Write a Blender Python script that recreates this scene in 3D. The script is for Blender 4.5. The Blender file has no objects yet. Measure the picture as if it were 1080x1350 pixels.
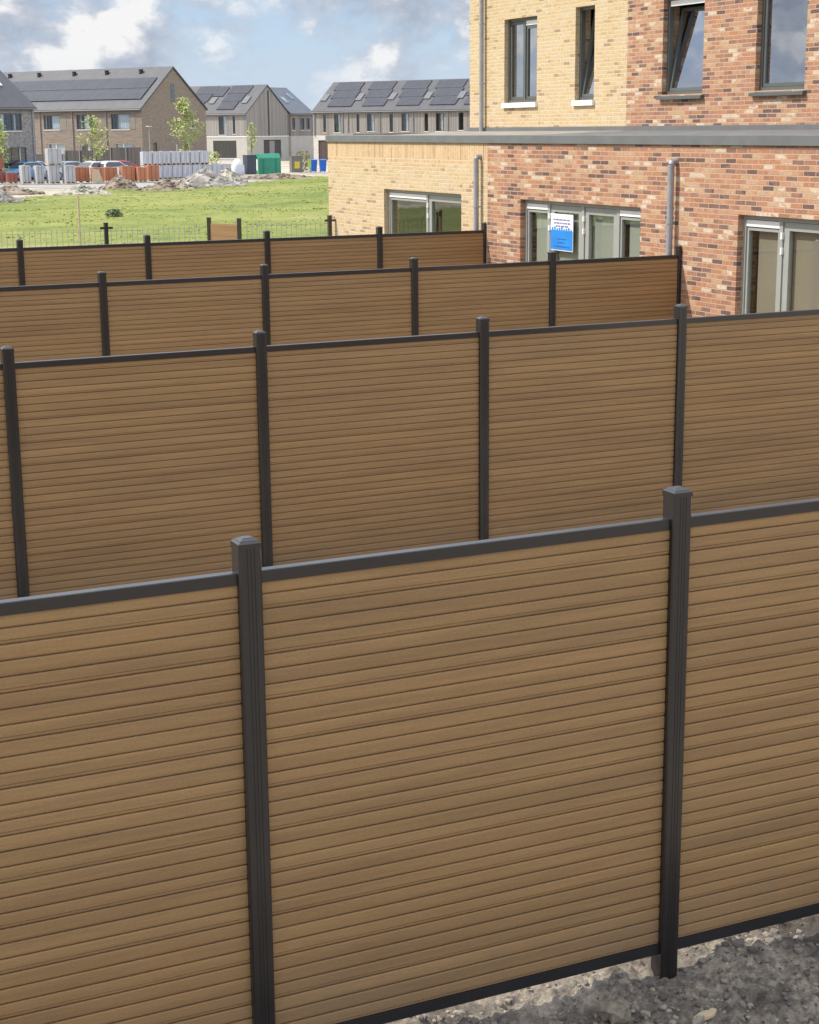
import bpy, math, random
from math import sin, cos, pi, radians
from mathutils import Vector, Matrix, noise

random.seed(7)
scene = bpy.context.scene
COL = scene.collection

# ------------------------------------------------------------------ helpers
class MB:
    """collects faces and links them as one mesh object"""
    def __init__(s):
        s.v = []; s.f = []; s.sm = []
    def add(s, vs, fs, smooth=False):
        o = len(s.v); s.v += [tuple(p) for p in vs]
        s.f += [tuple(i + o for i in f) for f in fs]; s.sm += [smooth] * len(fs)
    def quad(s, a, b, c, d): s.add([a, b, c, d], [(0, 1, 2, 3)])
    def poly(s, pts): s.add(pts, [tuple(range(len(pts)))])
    def box(s, x0, x1, y0, y1, z0, z1):
        s.add([(x0, y0, z0), (x1, y0, z0), (x1, y1, z0), (x0, y1, z0), (x0, y0, z1), (x1, y0, z1), (x1, y1, z1), (x0, y1, z1)],
              [(3, 2, 1, 0), (4, 5, 6, 7), (0, 1, 5, 4), (1, 2, 6, 5), (2, 3, 7, 6), (3, 0, 4, 7)])
    def mbox(s, M, u0, u1, z0, z1, d0, d1):
        """box in facade coordinates (along, up, depth) through the map M"""
        P = [M(u, z, d) for d in (d0, d1) for z in (z0, z1) for u in (u0, u1)]
        s.add(P, [(0, 1, 3, 2), (4, 6, 7, 5), (0, 4, 5, 1), (2, 3, 7, 6), (0, 2, 6, 4), (1, 5, 7, 3)])
    def ring(s, M, u0, u1, z0, z1, w, d0, d1, wb=None):
        if wb is None: wb = w
        s.mbox(M, u0, u0 + w, z0, z1, d0, d1); s.mbox(M, u1 - w, u1, z0, z1, d0, d1)
        s.mbox(M, u0 + w, u1 - w, z1 - w, z1, d0, d1)
        if wb > 0: s.mbox(M, u0 + w, u1 - w, z0, z0 + wb, d0, d1)
    def prism(s, pts, a, b, axis='x', smooth=False):
        """2-D outline extruded from a to b; axis x -> (y,z) outline, y -> (x,z), z -> (x,y)"""
        f = {'x': lambda p, t: (t, p[0], p[1]), 'y': lambda p, t: (p[0], t, p[1]), 'z': lambda p, t: (p[0], p[1], t)}[axis]
        n = len(pts)
        s.add([f(p, a) for p in pts] + [f(p, b) for p in pts],
              [tuple(range(n))[::-1], tuple(range(n, 2 * n))] + [(i, (i + 1) % n, n + (i + 1) % n, n + i) for i in range(n)], smooth)
    def tube(s, p0, p1, r0, r1=None, n=8, caps=True, smooth=True):
        if r1 is None: r1 = r0
        p0 = Vector(p0); p1 = Vector(p1); d = (p1 - p0).normalized()
        a = d.orthogonal().normalized(); b = d.cross(a)
        vs = [p0 + (a * cos(2 * pi * i / n) + b * sin(2 * pi * i / n)) * r0 for i in range(n)] + \
             [p1 + (a * cos(2 * pi * i / n) + b * sin(2 * pi * i / n)) * r1 for i in range(n)]
        s.add(vs, [(i, (i + 1) % n, n + (i + 1) % n, n + i) for i in range(n)], smooth)
        if caps: s.add(vs, [tuple(range(n))[::-1], tuple(range(n, 2 * n))])
    def build(s, name, mat, parent=None, loc=(0, 0, 0), rotz=0):
        me = bpy.data.meshes.new(name); me.from_pydata(s.v, [], s.f); me.update()
        if any(s.sm): me.polygons.foreach_set('use_smooth', s.sm)
        me.materials.append(mat)
        o = bpy.data.objects.new(name, me); COL.objects.link(o)
        o.location = loc; o.rotation_euler = (0, 0, rotz)
        if parent: o.parent = parent
        return o

def tag(o, label=None, cat=None, group=None, kind=None):
    for k, v in (('label', label), ('category', cat), ('group', group), ('kind', kind)):
        if v: o[k] = v
    return o
def thing(name, label, cat, loc=(0, 0, 0), rotz=0, group=None):
    o = bpy.data.objects.new(name, None); COL.objects.link(o)
    o.empty_display_size = .2; o.location = loc; o.rotation_euler = (0, 0, rotz)
    return tag(o, label, cat, group)
def kids(o): return [c for c in bpy.data.objects if c.parent == o]
def copy_tree(o, parent=None):
    c = o.copy(); COL.objects.link(c)
    if parent: c.parent = parent
    for ch in kids(o): copy_tree(ch, c)
    return c

def fbm(x, y, z=0, oct=4):
    return noise.fractal(Vector((x, y, z)), 1.0, 2.0, oct)

# ------------------------------------------------------------------ materials
class NT:
    def __init__(s, name):
        s.m = bpy.data.materials.new(name); s.m.use_nodes = True
        s.t = s.m.node_tree; s.b = s.t.nodes['Principled BSDF']; s.out = s.t.nodes['Material Output']
    def n(s, typ, **kw):
        nd = s.t.nodes.new(typ)
        for k, v in kw.items():
            if k[0] == '_': setattr(nd, k[1:], v)
            else:
                key = int(k[1:]) if k[0] == 'i' and k[1:].isdigit() else k.replace('__', ' ')
                inp = nd.inputs[key]
                if hasattr(v, 'is_output'): s.t.links.new(v, inp)
                else: inp.default_value = v
        return nd
    def l(s, a, b): s.t.links.new(a, b)
    def math(s, op, a, b=None, c=None):
        kw = {'_operation': op, 'i0': a}
        if b is not None: kw['i1'] = b
        if c is not None: kw['i2'] = c
        return s.n('ShaderNodeMath', **kw).outputs[0]
    def ramp(s, fac, stops, interp='LINEAR'):
        r = s.n('ShaderNodeValToRGB', Fac=fac); cr = r.color_ramp; cr.interpolation = interp
        while len(cr.elements) < len(stops): cr.elements.new(.5)
        for e, (p, c) in zip(cr.elements, stops):
            e.position = p; e.color = (*c, 1) if len(c) == 3 else c
        return r.outputs['Color']
    def mix(s, fac, a, b, blend='MIX'):
        m = s.n('ShaderNodeMix', _data_type='RGBA', _blend_type=blend)
        for sock, v in ((m.inputs[0], fac), (m.inputs[6], a), (m.inputs[7], b)):
            if hasattr(v, 'is_output'): s.l(v, sock)
            elif isinstance(v, (tuple, list)): sock.default_value = (*v, 1) if len(v) == 3 else v
            else: sock.default_value = v
        return m.outputs[2]
    def coord(s, kind='Object'): return s.n('ShaderNodeTexCoord').outputs[kind]
    def geo(s): return s.n('ShaderNodeNewGeometry').outputs['Position']
    def scale(s, vec, sc):
        return s.n('ShaderNodeMapping', Vector=vec, Scale=sc).outputs[0]
    def noise(s, vec, scale, detail=3, rough=.55):
        return s.n('ShaderNodeTexNoise', Vector=vec, Scale=scale, Detail=detail, Roughness=rough).outputs['Fac']
    def bump(s, h, dist, strength=1):
        return s.n('ShaderNodeBump', Height=h, Distance=dist, Strength=strength).outputs[0]

def plain(name, col, rough=.6, metal=0, var=.12, vscale=6, spec=.5):
    t = NT(name)
    f = t.noise(t.coord(), vscale, 4)
    a = [c * (1 - var) for c in col]; b = [min(1, c * (1 + var)) for c in col]
    c = t.ramp(f, [(.3, a), (.7, b)])
    t.l(c, t.b.inputs['Base Color']); t.b.inputs['Roughness'].default_value = rough
    t.b.inputs['Metallic'].default_value = metal; t.b.inputs['Specular IOR Level'].default_value = spec
    return t.m

def wpc_mat():
    t = NT('wood_composite')
    co = t.coord(); sep = t.n('ShaderNodeSeparateXYZ', Vector=co)
    rnd = t.n('ShaderNodeObjectInfo').outputs['Random']
    rib = t.math('FLOOR', t.math('DIVIDE', sep.outputs['Z'], .056))
    board = t.math('FLOOR', t.math('DIVIDE', sep.outputs['Z'], .168))
    ofs = t.math('MULTIPLY', rnd, 97.0)
    wb = t.n('ShaderNodeTexWhiteNoise', _noise_dimensions='2D', Vector=t.n('ShaderNodeCombineXYZ', X=board, Y=ofs).outputs[0])
    wr = t.n('ShaderNodeTexWhiteNoise', _noise_dimensions='2D', Vector=t.n('ShaderNodeCombineXYZ', X=rib, Y=ofs).outputs[0])
    # streaks run along the boards and change from board to board
    sv = t.n('ShaderNodeCombineXYZ', X=t.math('ADD', t.math('MULTIPLY', sep.outputs['X'], .55), t.math('MULTIPLY', wb.outputs['Value'], .6)),
             Y=ofs, Z=t.math('MULTIPLY', sep.outputs['Z'], 11)).outputs[0]
    st = t.noise(sv, 1.5, 6, .66)
    fine = t.noise(t.n('ShaderNodeCombineXYZ', X=t.math('MULTIPLY', sep.outputs['X'], 6), Y=ofs, Z=t.math('MULTIPLY', sep.outputs['Z'], 240)).outputs[0], 1.0, 3, .6)
    mott = t.noise(t.n('ShaderNodeVectorMath', _operation='ADD', i0=t.scale(co, (2.2, 1, 4.5)), i1=t.n('ShaderNodeCombineXYZ', X=ofs, Y=ofs).outputs[0]).outputs[0], 42, 4, .7)
    base = t.ramp(st, [(.24, (.245, .149, .073)), (.42, (.293, .179, .083)), (.55, (.328, .201, .091)), (.68, (.362, .223, .099)), (.80, (.395, .214, .080))])
    tint = t.ramp(wb.outputs['Value'], [(0, (.95, .925, .91)), (.35, (1, .99, .98)), (.7, (1.0, .97, .95)), (1, (1.04, 1.0, .96))])
    c = t.mix(1, base, tint, 'MULTIPLY')
    tr = t.ramp(wr.outputs['Value'], [(0, (.95, .95, .95)), (1, (1.04, 1.04, 1.04))])
    c = t.mix(1, c, tr, 'MULTIPLY')
    c = t.mix(.35, c, t.ramp(fine, [(.3, (.84, .84, .84)), (.7, (1.12, 1.12, 1.12))]), 'MULTIPLY')
    c = t.mix(.8, c, t.ramp(mott, [(.3, (.82, .83, .84)), (.7, (1.14, 1.13, 1.10))]), 'MULTIPLY')
    # shade towards the panel bottom put into the colour, ragged along its top
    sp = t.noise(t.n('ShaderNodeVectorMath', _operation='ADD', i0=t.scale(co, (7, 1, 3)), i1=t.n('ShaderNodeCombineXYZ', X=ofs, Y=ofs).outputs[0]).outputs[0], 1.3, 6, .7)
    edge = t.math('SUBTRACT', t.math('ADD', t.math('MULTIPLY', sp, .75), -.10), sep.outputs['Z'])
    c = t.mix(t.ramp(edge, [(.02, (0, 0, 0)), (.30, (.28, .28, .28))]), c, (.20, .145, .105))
    t.l(c, t.b.inputs['Base Color']); t.b.inputs['Roughness'].default_value = .62
    t.b.inputs['Specular IOR Level'].default_value = .35
    t.l(t.bump(fine, .0006), t.b.inputs['Normal'])
    return t.m

def brick_mat(name, stops, mortar, bw=.22, rh=.0625, ms=.0055, soldier=False, patch=None, bump=.004):
    t = NT(name)
    sep = t.n('ShaderNodeSeparateXYZ', Vector=t.geo())
    u = t.math('ADD', sep.outputs['X'], sep.outputs['Y'])
    z = sep.outputs['Z']
    wob = t.noise(t.geo(), 6, 2)
    z2 = t.math('ADD', z, t.math('MULTIPLY', t.math('SUBTRACT', wob, .5), .006))
    vec = t.n('ShaderNodeCombineXYZ', X=(z2 if soldier else u), Y=(u if soldier else z2)).outputs[0]
    br = t.n('ShaderNodeTexBrick', Vector=vec, Color1=(0, 0, 0, 1), Color2=(1, 1, 1, 1), Mortar=(.5, .5, .5, 1), Scale=1.0,
             Mortar__Size=ms, Mortar__Smooth=.25, Bias=0.0, Brick__Width=bw, Row__Height=rh)
    br.offset = 0.0 if soldier else .5
    bigf = t.noise(t.n('ShaderNodeCombineXYZ', X=u, Y=t.math('MULTIPLY', z, 2.2)).outputs[0], 1.6, 4)
    bv = t.n('ShaderNodeSeparateColor', Color=br.outputs['Color']).outputs[0]
    val = t.math('ADD', bv, t.math('MULTIPLY', t.math('SUBTRACT', bigf, .5), .55))
    c = t.ramp(val, stops, 'CONSTANT')
    grit = t.noise(t.geo(), 60, 3)
    c = t.mix(.7, c, t.ramp(grit, [(.3, (.80, .80, .80)), (.7, (1.12, 1.12, 1.12))]), 'MULTIPLY')
    mot = t.noise(t.geo(), 24, 4, .65)
    c = t.mix(.75, c, t.ramp(mot, [(.32, (.74, .74, .75)), (.68, (1.2, 1.19, 1.17))]), 'MULTIPLY')
    if patch:
        pn = t.noise(t.geo(), 1.1, 3)
        c = t.mix(t.ramp(pn, [(.56, (0, 0, 0)), (.74, (.55, .55, .55))]), c, patch)
    c = t.mix(br.outputs['Fac'], c, mortar)
    t.l(c, t.b.inputs['Base Color']); t.b.inputs['Roughness'].default_value = .85
    t.b.inputs['Specular IOR Level'].default_value = .25
    h = t.math('SUBTRACT', t.math('MULTIPLY', grit, .35), br.outputs['Fac'])
    t.l(t.bump(h, bump), t.b.inputs['Normal'])
    return t.m

def glass_mat(name, refl=.3, tint=(.86, .92, 1.0), trans=(.8, .84, .82)):
    t = NT(name)
    t.t.nodes.remove(t.b)
    g = t.n('ShaderNodeBsdfGlossy', Color=(*tint, 1), Roughness=.015)
    tr = t.n('ShaderNodeBsdfTransparent', Color=(*trans, 1))
    w = t.noise(t.geo(), .9, 2)
    t.l(t.bump(w, .004), g.inputs['Normal'])
    lw = t.n('ShaderNodeLayerWeight', Blend=.25)
    fac = t.math('ADD', t.math('MULTIPLY', lw.outputs['Facing'], .25), refl)
    mx = t.n('ShaderNodeMixShader', Fac=fac)
    t.l(tr.outputs[0], mx.inputs[1]); t.l(g.outputs[0], mx.inputs[2]); t.l(mx.outputs[0], t.out.inputs['Surface'])
    return t.m

def soil_mat(name, dark, mid, pale, sc=2.0):
    t = NT(name); g = t.geo()
    a = t.noise(g, sc, 6, .62); b = t.noise(g, sc * 14, 4, .6); c2 = t.noise(g, sc * .35, 3)
    f = t.math('ADD', t.math('MULTIPLY', a, .6), t.math('ADD', t.math('MULTIPLY', b, .3), t.math('MULTIPLY', c2, .15)))
    c = t.ramp(f, [(.43, dark), (.515, mid), (.60, pale)])
    c = t.mix(.6, c, t.ramp(t.noise(g, sc * 60, 3), [(.3, (.7, .7, .7)), (.7, (1.2, 1.2, 1.2))]), 'MULTIPLY')
    t.l(c, t.b.inputs['Base Color']); t.b.inputs['Roughness'].default_value = .95
    t.b.inputs['Specular IOR Level'].default_value = .15
    t.l(t.bump(t.noise(g, sc * 45, 7, .75), .022), t.b.inputs['Normal'])
    return t.m

def grass_mat(name, k=1.0):
    t = NT(name); g = t.geo()
    a = t.noise(t.scale(g, (1, 1.8, 1)), .085, 6, .68); b = t.noise(g, 1.3, 4, .6); dry = t.noise(t.scale(g, (.5, 1.2, 1)), .16, 4, .6)
    f = t.math('ADD', t.math('MULTIPLY', a, .65), t.math('MULTIPLY', b, .35))
    c = t.ramp(f, [(.38, tuple(k * x for x in (.105, .146, .027))), (.48, tuple(k * x for x in (.170, .198, .041))), (.60, tuple(k * x for x in (.245, .252, .066)))])
    c = t.mix(t.ramp(dry, [(.60, (0, 0, 0)), (.76, (.6, .6, .6))]), c, (.40, .34, .20))
    t.l(c, t.b.inputs['Base Color']); t.b.inputs['Roughness'].default_value = .8
    t.b.inputs['Specular IOR Level'].default_value = .2
    return t.m

def timber_mat(name, col):
    t = NT(name); co = t.coord(); sep = t.n('ShaderNodeSeparateXYZ', Vector=co)
    u = t.math('ADD', sep.outputs['X'], sep.outputs['Y'])
    bd = t.math('FLOOR', t.math('DIVIDE', u, .14))
    wn = t.n('ShaderNodeTexWhiteNoise', _noise_dimensions='1D', W=bd).outputs['Value']
    st = t.noise(t.n('ShaderNodeCombineXYZ', X=t.math('MULTIPLY', u, 9), Y=bd, Z=t.math('MULTIPLY', sep.outputs['Z'], .6)).outputs[0], 1, 4)
    f = t.math('ADD', t.math('MULTIPLY', wn, .5), t.math('MULTIPLY', st, .5))
    c = t.ramp(f, [(.2, tuple(x * .72 for x in col)), (.8, tuple(min(1, x * 1.22) for x in col))])
    seam = t.math('LESS_THAN', t.math('FRACT', t.math('DIVIDE', u, .14)), .1)
    c = t.mix(seam, c, tuple(x * .45 for x in col))
    t.l(c, t.b.inputs['Base Color']); t.b.inputs['Roughness'].default_value = .8
    return t.m

def grid_mat(name, col, line, su, sv, w=.04, rough=.35, axis=('X', 'Y')):
    """sheet divided into cells along two object axes (roof tiles, solar cells, crates)"""
    t = NT(name); sep = t.n('ShaderNodeSeparateXYZ', Vector=t.coord())
    a = t.math('LESS_THAN', t.math('FRACT', t.math('DIVIDE', sep.outputs[axis[0]], su)), w / su)
    b = t.math('LESS_THAN', t.math('FRACT', t.math('DIVIDE', sep.outputs[axis[1]], sv)), w / sv)
    m = t.math('MAXIMUM', a, b)
    vr = t.noise(t.coord(), 1.3, 4)
    base = t.ramp(vr, [(.3, tuple(x * .85 for x in col)), (.7, tuple(x * 1.15 for x in col))])
    t.l(t.mix(m, base, line), t.b.inputs['Base Color']); t.b.inputs['Roughness'].default_value = rough
    return t.m

M = {}
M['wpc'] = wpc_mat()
M['anthracite'] = plain('anthracite_aluminium', (.0125, .0105, .0105), .42, 0, .10, 14)
_b = M['anthracite'].node_tree.nodes['Principled BSDF']; _b.inputs['Coat Weight'].default_value = .42; _b.inputs['Coat IOR'].default_value = 1.6; _b.inputs['Coat Roughness'].default_value = .16
M['black'] = plain('black_plastic', (.018, .018, .02), .45)
M['yellow_brick'] = brick_mat('yellow_brick',
    [(0, (.36, .25, .16)), (.05, (.50, .37, .21)), (.14, (.54, .405, .22)), (.36, (.54, .425, .265)), (.58, (.54, .415, .245)), (.78, (.56, .45, .295)), (.99, (.52, .36, .24))],
    (.60, .49, .34), ms=.008, patch=None)
M['yellow_soldier'] = brick_mat('yellow_soldier',
    [(0, (.42, .26, .145)), (.07, (.52, .355, .19)), (.25, (.56, .395, .215)), (.5, (.585, .42, .235)), (.8, (.54, .365, .20))],
    (.63, .51, .36), bw=.36, ms=.008, soldier=True)
M['red_brick'] = brick_mat('red_brick',
    [(0, (.15, .09, .075)), (.09, (.225, .13, .10)), (.18, (.33, .165, .10)), (.32, (.42, .20, .11)), (.48, (.37, .19, .125)), (.60, (.45, .245, .145)), (.76, (.47, .305, .185)), (.90, (.57, .45, .33)), (1.02, (.48, .26, .16))],
    (.455, .345, .255), ms=.0075)
M['brown_brick'] = brick_mat('brown_brick',
    [(0, (.23, .185, .15)), (.3, (.285, .23, .185)), (.6, (.315, .255, .205)), (.85, (.265, .212, .17))], (.33, .285, .235), bump=.003)
M['grey_brick'] = brick_mat('grey_brick',
    [(0, (.20, .19, .185)), (.3, (.29, .275, .26)), (.6, (.35, .335, .31)), (.85, (.25, .235, .22))], (.38, .36, .34), bump=.003)
M['pale_brick'] = brick_mat('pale_brick',
    [(0, (.56, .53, .47)), (.4, (.64, .61, .55)), (.8, (.60, .57, .50))], (.62, .59, .53), bump=.002)
M['frame'] = plain('window_frame_grey', (.095, .100, .096), .42, 0, .06)
M['frame_dark'] = plain('window_frame_dark', (.105, .110, .105), .42, 0, .08)
M['door_frame'] = plain('door_frame_pale_grey', (.31, .32, .29), .42, 0, .05)
M['white'] = plain('white_paint', (.82, .82, .80), .5, 0, .03)
M['stone'] = plain('white_stone_sill', (.80, .78, .73), .7, 0, .06)
M['glass'] = glass_mat('window_glass', .46, (.92, .95, 1.0), (.6, .63, .62))
M['door_glass'] = glass_mat('door_glass', .12, (.9, .95, .92), (.82, .86, .82))
M['far_glass'] = glass_mat('far_window_glass', .10, (.9, .95, 1), (.7, .75, .78))
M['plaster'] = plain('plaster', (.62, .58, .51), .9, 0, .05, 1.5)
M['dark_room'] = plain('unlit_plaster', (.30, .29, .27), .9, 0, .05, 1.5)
M['curtain'] = plain('curtain', (.78, .78, .77), .9, 0, .06, 9)
M['zinc'] = plain('zinc_trim', (.135, .142, .142), .42, 0, .12, 3)
M['bitumen'] = plain('bitumen_roof', (.13, .13, .13), .8, 0, .2, 2.5)
M['bitumen_tan'] = plain('bitumen_roof_sandy', (.26, .235, .20), .85, 0, .22, 2.0)
M['pipe'] = plain('zinc_pipe', (.33, .335, .36), .38, .25, .12, 5)
M['tiles'] = grid_mat('grey_roof_tiles', (.080, .080, .088), (.055, .055, .06), .30, .33, .03, .55)
M['tiles_blue'] = grid_mat('blue_grey_roof_tiles', (.105, .118, .15), (.07, .08, .10), .30, .33, .03, .45)
M['solar'] = grid_mat('solar_cells', (.045, .045, .056), (.075, .075, .082), 1.04, 1.66, .035, .25)
M['timber'] = timber_mat('weathered_timber', (.275, .25, .228))
M['timber_grey'] = timber_mat('grey_timber', (.31, .29, .27))
M['fence_wood'] = timber_mat('dark_fence_boards', (.105, .092, .085))
M['render'] = plain('pale_render', (.47, .45, .41), .85, 0, .06, 1.2)
M['soil'] = soil_mat('garden_soil', (.125, .108, .092), (.27, .235, .195), (.56, .475, .375), 1.6)
M['sand'] = soil_mat('sandy_ground', (.27, .235, .19), (.40, .355, .28), (.52, .47, .38), .25)
M['heap_brown'] = soil_mat('brown_heap', (.15, .115, .085), (.25, .20, .155), (.37, .31, .25), 1.2)
M['heap_grey'] = soil_mat('grey_heap', (.14, .13, .12), (.27, .25, .225), (.46, .43, .39), 1.2)
M['heap_pale'] = soil_mat('pale_heap', (.24, .23, .19), (.38, .36, .30), (.50, .46, .37), 1.2)
M['clod'] = None
M['grass'] = grass_mat('meadow_grass'); M['blades'] = grass_mat('grass_blades', 1.25)
M['paving'] = plain('grey_paving', (.30, .29, .28), .9, 0, .15, 1.5)
M['bark'] = plain('young_bark', (.22, .19, .15), .9, 0, .25, 9)
M['raw_wood'] = plain('raw_wood', (.55, .44, .28), .8, 0, .15, 9)
M['wire'] = plain('galvanised_wire', (.34, .34, .32), .5, 0, .05)
def leaf_mat(name, a, b, c):
    t = NT(name)
    r = t.n('ShaderNodeNewGeometry').outputs['Random Per Island']
    col = t.ramp(r, [(0, a), (.5, b), (1, c)])
    t.l(col, t.b.inputs['Base Color']); t.b.inputs['Roughness'].default_value = .6
    return t.m
M['leaf'] = leaf_mat('spring_leaves', (.27, .33, .09), (.38, .42, .13), (.48, .49, .20))
M['leaf_red'] = leaf_mat('reddish_shrub_leaves', (.17, .13, .06), (.22, .22, .07), (.30, .18, .09))
M['leaf_dark'] = leaf_mat('dark_scrub_leaves', (.05, .09, .025), (.08, .13, .035), (.13, .17, .06))
M['clod'] = leaf_mat('soil_clods', (.10, .086, .074), (.18, .156, .132), (.32, .275, .22)); M['clod'].node_tree.nodes['Principled BSDF'].inputs['Roughness'].default_value = .95
M['dry'] = leaf_mat('dry_weed_stems', (.34, .24, .17), (.46, .34, .24), (.55, .45, .30))

# ------------------------------------------------------------------ terrain
def smooth(a, b, x):
    t = max(0, min(1, (x - a) / (b - a))); return t * t * (3 - 2 * t)
def gz(x, y):
    return -.05 - .55 * smooth(30, 62, y)

xs = [-3000, -800, -300, -120, -60, -30] + [-20 + 4 * i for i in range(31)] + [120, 160, 260, 500, 1000, 3000]
ys = [-3000, -600, -150, -50, -20, -8, 0, 3.2, 3.7, 5, 6.6, 7.2, 10, 15, 20, 25, 30, 34, 38, 42, 46, 50, 54, 58, 62, 70, 80, 95, 110, 130, 160, 220, 300, 500, 1000, 3000]
mb = MB()
vs = [(x, y, gz(x, y) - .10 - (.12 if (3.6 < y < 6.7 and -1 < x < 8) else 0)) for y in ys for x in xs]
nx = len(xs)
mb.add(vs, [(j * nx + i, j * nx + i + 1, (j + 1) * nx + i + 1, (j + 1) * nx + i) for j in range(len(ys) - 1) for i in range(nx - 1)])
tag(mb.build('ground', M['sand']), kind='structure')

# lumpy bare soil along the nearest fence
def soil_z(x, y):
    h = .028 * fbm(x * 1.7, y * 1.7, 3, 3) + .036 * abs(fbm(x * 7, y * 7, 9, 3)) + .026 * abs(fbm(x * 21, y * 21, 5, 3))
    r = noise.voronoi(Vector((x * 11, y * 11, 0)))[0]
    h += .030 * max(0, .55 - r[0]) * (1 + fbm(x * 2, y * 2, 1, 2))
    d = math.hypot(x - 3.607, y - 5.285)
    h -= .035 * math.exp(-(d / .14) ** 2) - .02 * math.exp(-((d - .28) / .12) ** 2)
    return -.070 + h - .02 * smooth(5.35, 4.7, y)
mb = MB(); nxx, nyy = 700, 280; X0, X1, Y0, Y1 = -.6, 7.6, 3.7, 6.6
vs = []
for j in range(nyy + 1):
    for i in range(nxx + 1):
        x = X0 + (X1 - X0) * i / nxx; y = Y0 + (Y1 - Y0) * j / nyy
        e = min(i, nxx - i, j, nyy - j) / 4
        vs.append((x, y, soil_z(x, y) - (.2 * (1 - e) if e < 1 else 0)))
mb.add(vs, [(j * (nxx + 1) + i, j * (nxx + 1) + i + 1, (j + 1) * (nxx + 1) + i + 1, (j + 1) * (nxx + 1) + i) for j in range(nyy) for i in range(nxx)], True)
tag(mb.build('bare_soil', M['soil']), kind='structure')

def rock(mb, x, y, z, r, seed, flat=.7):
    n0 = [(-1, -1, -1), (1, -1, -1), (1, 1, -1), (-1, 1, -1), (-1, -1, 1), (1, -1, 1), (1, 1, 1), (-1, 1, 1), (0, 0, 1.5), (0, 0, -1.5), (1.5, 0, 0), (-1.5, 0, 0), (0, 1.5, 0), (0, -1.5, 0)]
    fs = [(8, 4, 5), (8, 5, 6), (8, 6, 7), (8, 7, 4), (9, 1, 0), (9, 2, 1), (9, 3, 2), (9, 0, 3), (10, 1, 2), (10, 2, 6), (10, 6, 5), (10, 5, 1),
          (11, 3, 0), (11, 0, 4), (11, 4, 7), (11, 7, 3), (12, 2, 3), (12, 3, 7), (12, 7, 6), (12, 6, 2), (13, 0, 1), (13, 1, 5), (13, 5, 4), (13, 4, 0)]
    rr = random.Random(seed); a = rr.random() * 6.28; sx, sy = .7 + rr.random() * .7, .6 + rr.random() * .6
    vs = []
    for p in n0:
        k = r * .72 * (.75 + .5 * rr.random()); px, py = p[0] * k * sx, p[1] * k * sy
        vs.append((x + px * cos(a) - py * sin(a), y + px * sin(a) + py * cos(a), z + p[2] * k * flat))
    mb.add(vs, fs)
mb = MB()
for i in range(9000):
    x = random.uniform(.6, 6.6); y = random.uniform(4.1, 6.0)
    dens = .5 + fbm(x * 1.9, y * 1.9, 21, 3) + .25 * smooth(5.3, 4.9, y)
    if random.random() > dens: continue
    r = random.choice((.004, .005, .006, .008, .010, .013)) * random.uniform(.7, 1.4)
    if random.random() < .03: r *= 1.9
    rock(mb, x, y, soil_z(x, y) + r * .25, r, i)
tag(mb.build('loose_clods', M['clod']), 'loose dark clods and crumbs of earth on the bare soil', 'gravel', kind='stuff')

mb = MB(); mb.prism([(-.062, -.016), (-.058, .008), (-.012, .022), (.056, .020), (.064, -.002), (.018, -.022)], 0, .014, 'z')
tag(mb.build('wood_offcut', M['raw_wood'], None, (3.53, 4.875, soil_z(3.53, 4.875) + .012), radians(8)), 'pale flat wood offcut lying on the dark soil', 'offcut')
mb = MB(); [rock(mb, .025 * cos(q * 2.1), .02 * sin(q * 2.1), .004 * q, .05 + .008 * (q % 3), 40 + q, .5) for q in range(5)]
tag(mb.build('stone', plain('lump_of_earth', (.21, .175, .135), .95, 0, .35, 30), None, (3.21, 5.03, soil_z(3.21, 5.03) + .03), .5), 'brownish stone half sunk in the soil before the nearest fence', 'stone')

mb = MB(); gx = [-9 + i * 1.07 for i in range(21)]; gy = [-14 + i * 1.48 for i in range(31)]
mb.v = [(x, y, gz(x, y) - .065 + (.03 * fbm(x * .8, y * .8, 6, 3)) - (.10 if (3.2 < y < 7.2 and -1.5 < x < 8.5) else 0)) for y in gy for x in gx]
mb.f = [(j * 21 + i, j * 21 + i + 1, j * 21 + 22 + i, j * 21 + 21 + i) for j in range(30) for i in range(20)]; mb.sm = [True] * len(mb.f)
tag(mb.build('garden_ground', M['soil']), kind='structure')

# meadow with an uneven far edge
EDGE = [(-400, 60), (0, 78), (15.8, 91), (19.3, 97), (23.7, 107), (27, 111), (34, 117.5), (41, 120.5), (47, 127), (55, 136), (75, 152), (120, 170)]
def edge(x):
    for (a, b), (c, d) in zip(EDGE, EDGE[1:]):
        if a <= x <= c: return b + (d - b) * (x - a) / (c - a)
    return 100
def mz(x, y):
    return gz(x, y) + .09 * fbm(x * .16, y * .16, 2, 3) + .05 * fbm(x * .9, y * .9, 4, 3)
mb = MB(); cell = .9; idx = {}
def mv(i, j):
    if (i, j) not in idx:
        x, y = i * cell, 30.6 + j * cell
        idx[(i, j)] = len(mb.v); mb.v.append((x + .3 * fbm(x, y, 8, 2), y + (.3 * fbm(x, y, 12, 2) if j else 0), mz(x, y)))
    return idx[(i, j)]
for i in range(-30, 95):
    for j in range(0, 130):
        x, y = (i + .5) * cell, 30.6 + (j + .5) * cell
        if y < edge(x) + 2.2 * fbm(x * .5, y * .5, 33, 3):
            mb.f.append((mv(i, j), mv(i + 1, j), mv(i + 1, j + 1), mv(i, j + 1))); mb.sm.append(True)
big = []
for (x0, x1, y0, y1) in ((-260, -27, 30.6, 75), (-260, -7, -90, 30.6)):
    n = 24
    for a in range(n):
        for b in range(n):
            q = [(x0 + (x1 - x0) * (a + da) / n, y0 + (y1 - y0) * (b + db) / n) for da, db in ((0, 0), (1, 0), (1, 1), (0, 1))]
            mb.add([(x, y, gz(x, y) - .01) for x, y in q], [(0, 1, 2, 3)])
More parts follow.
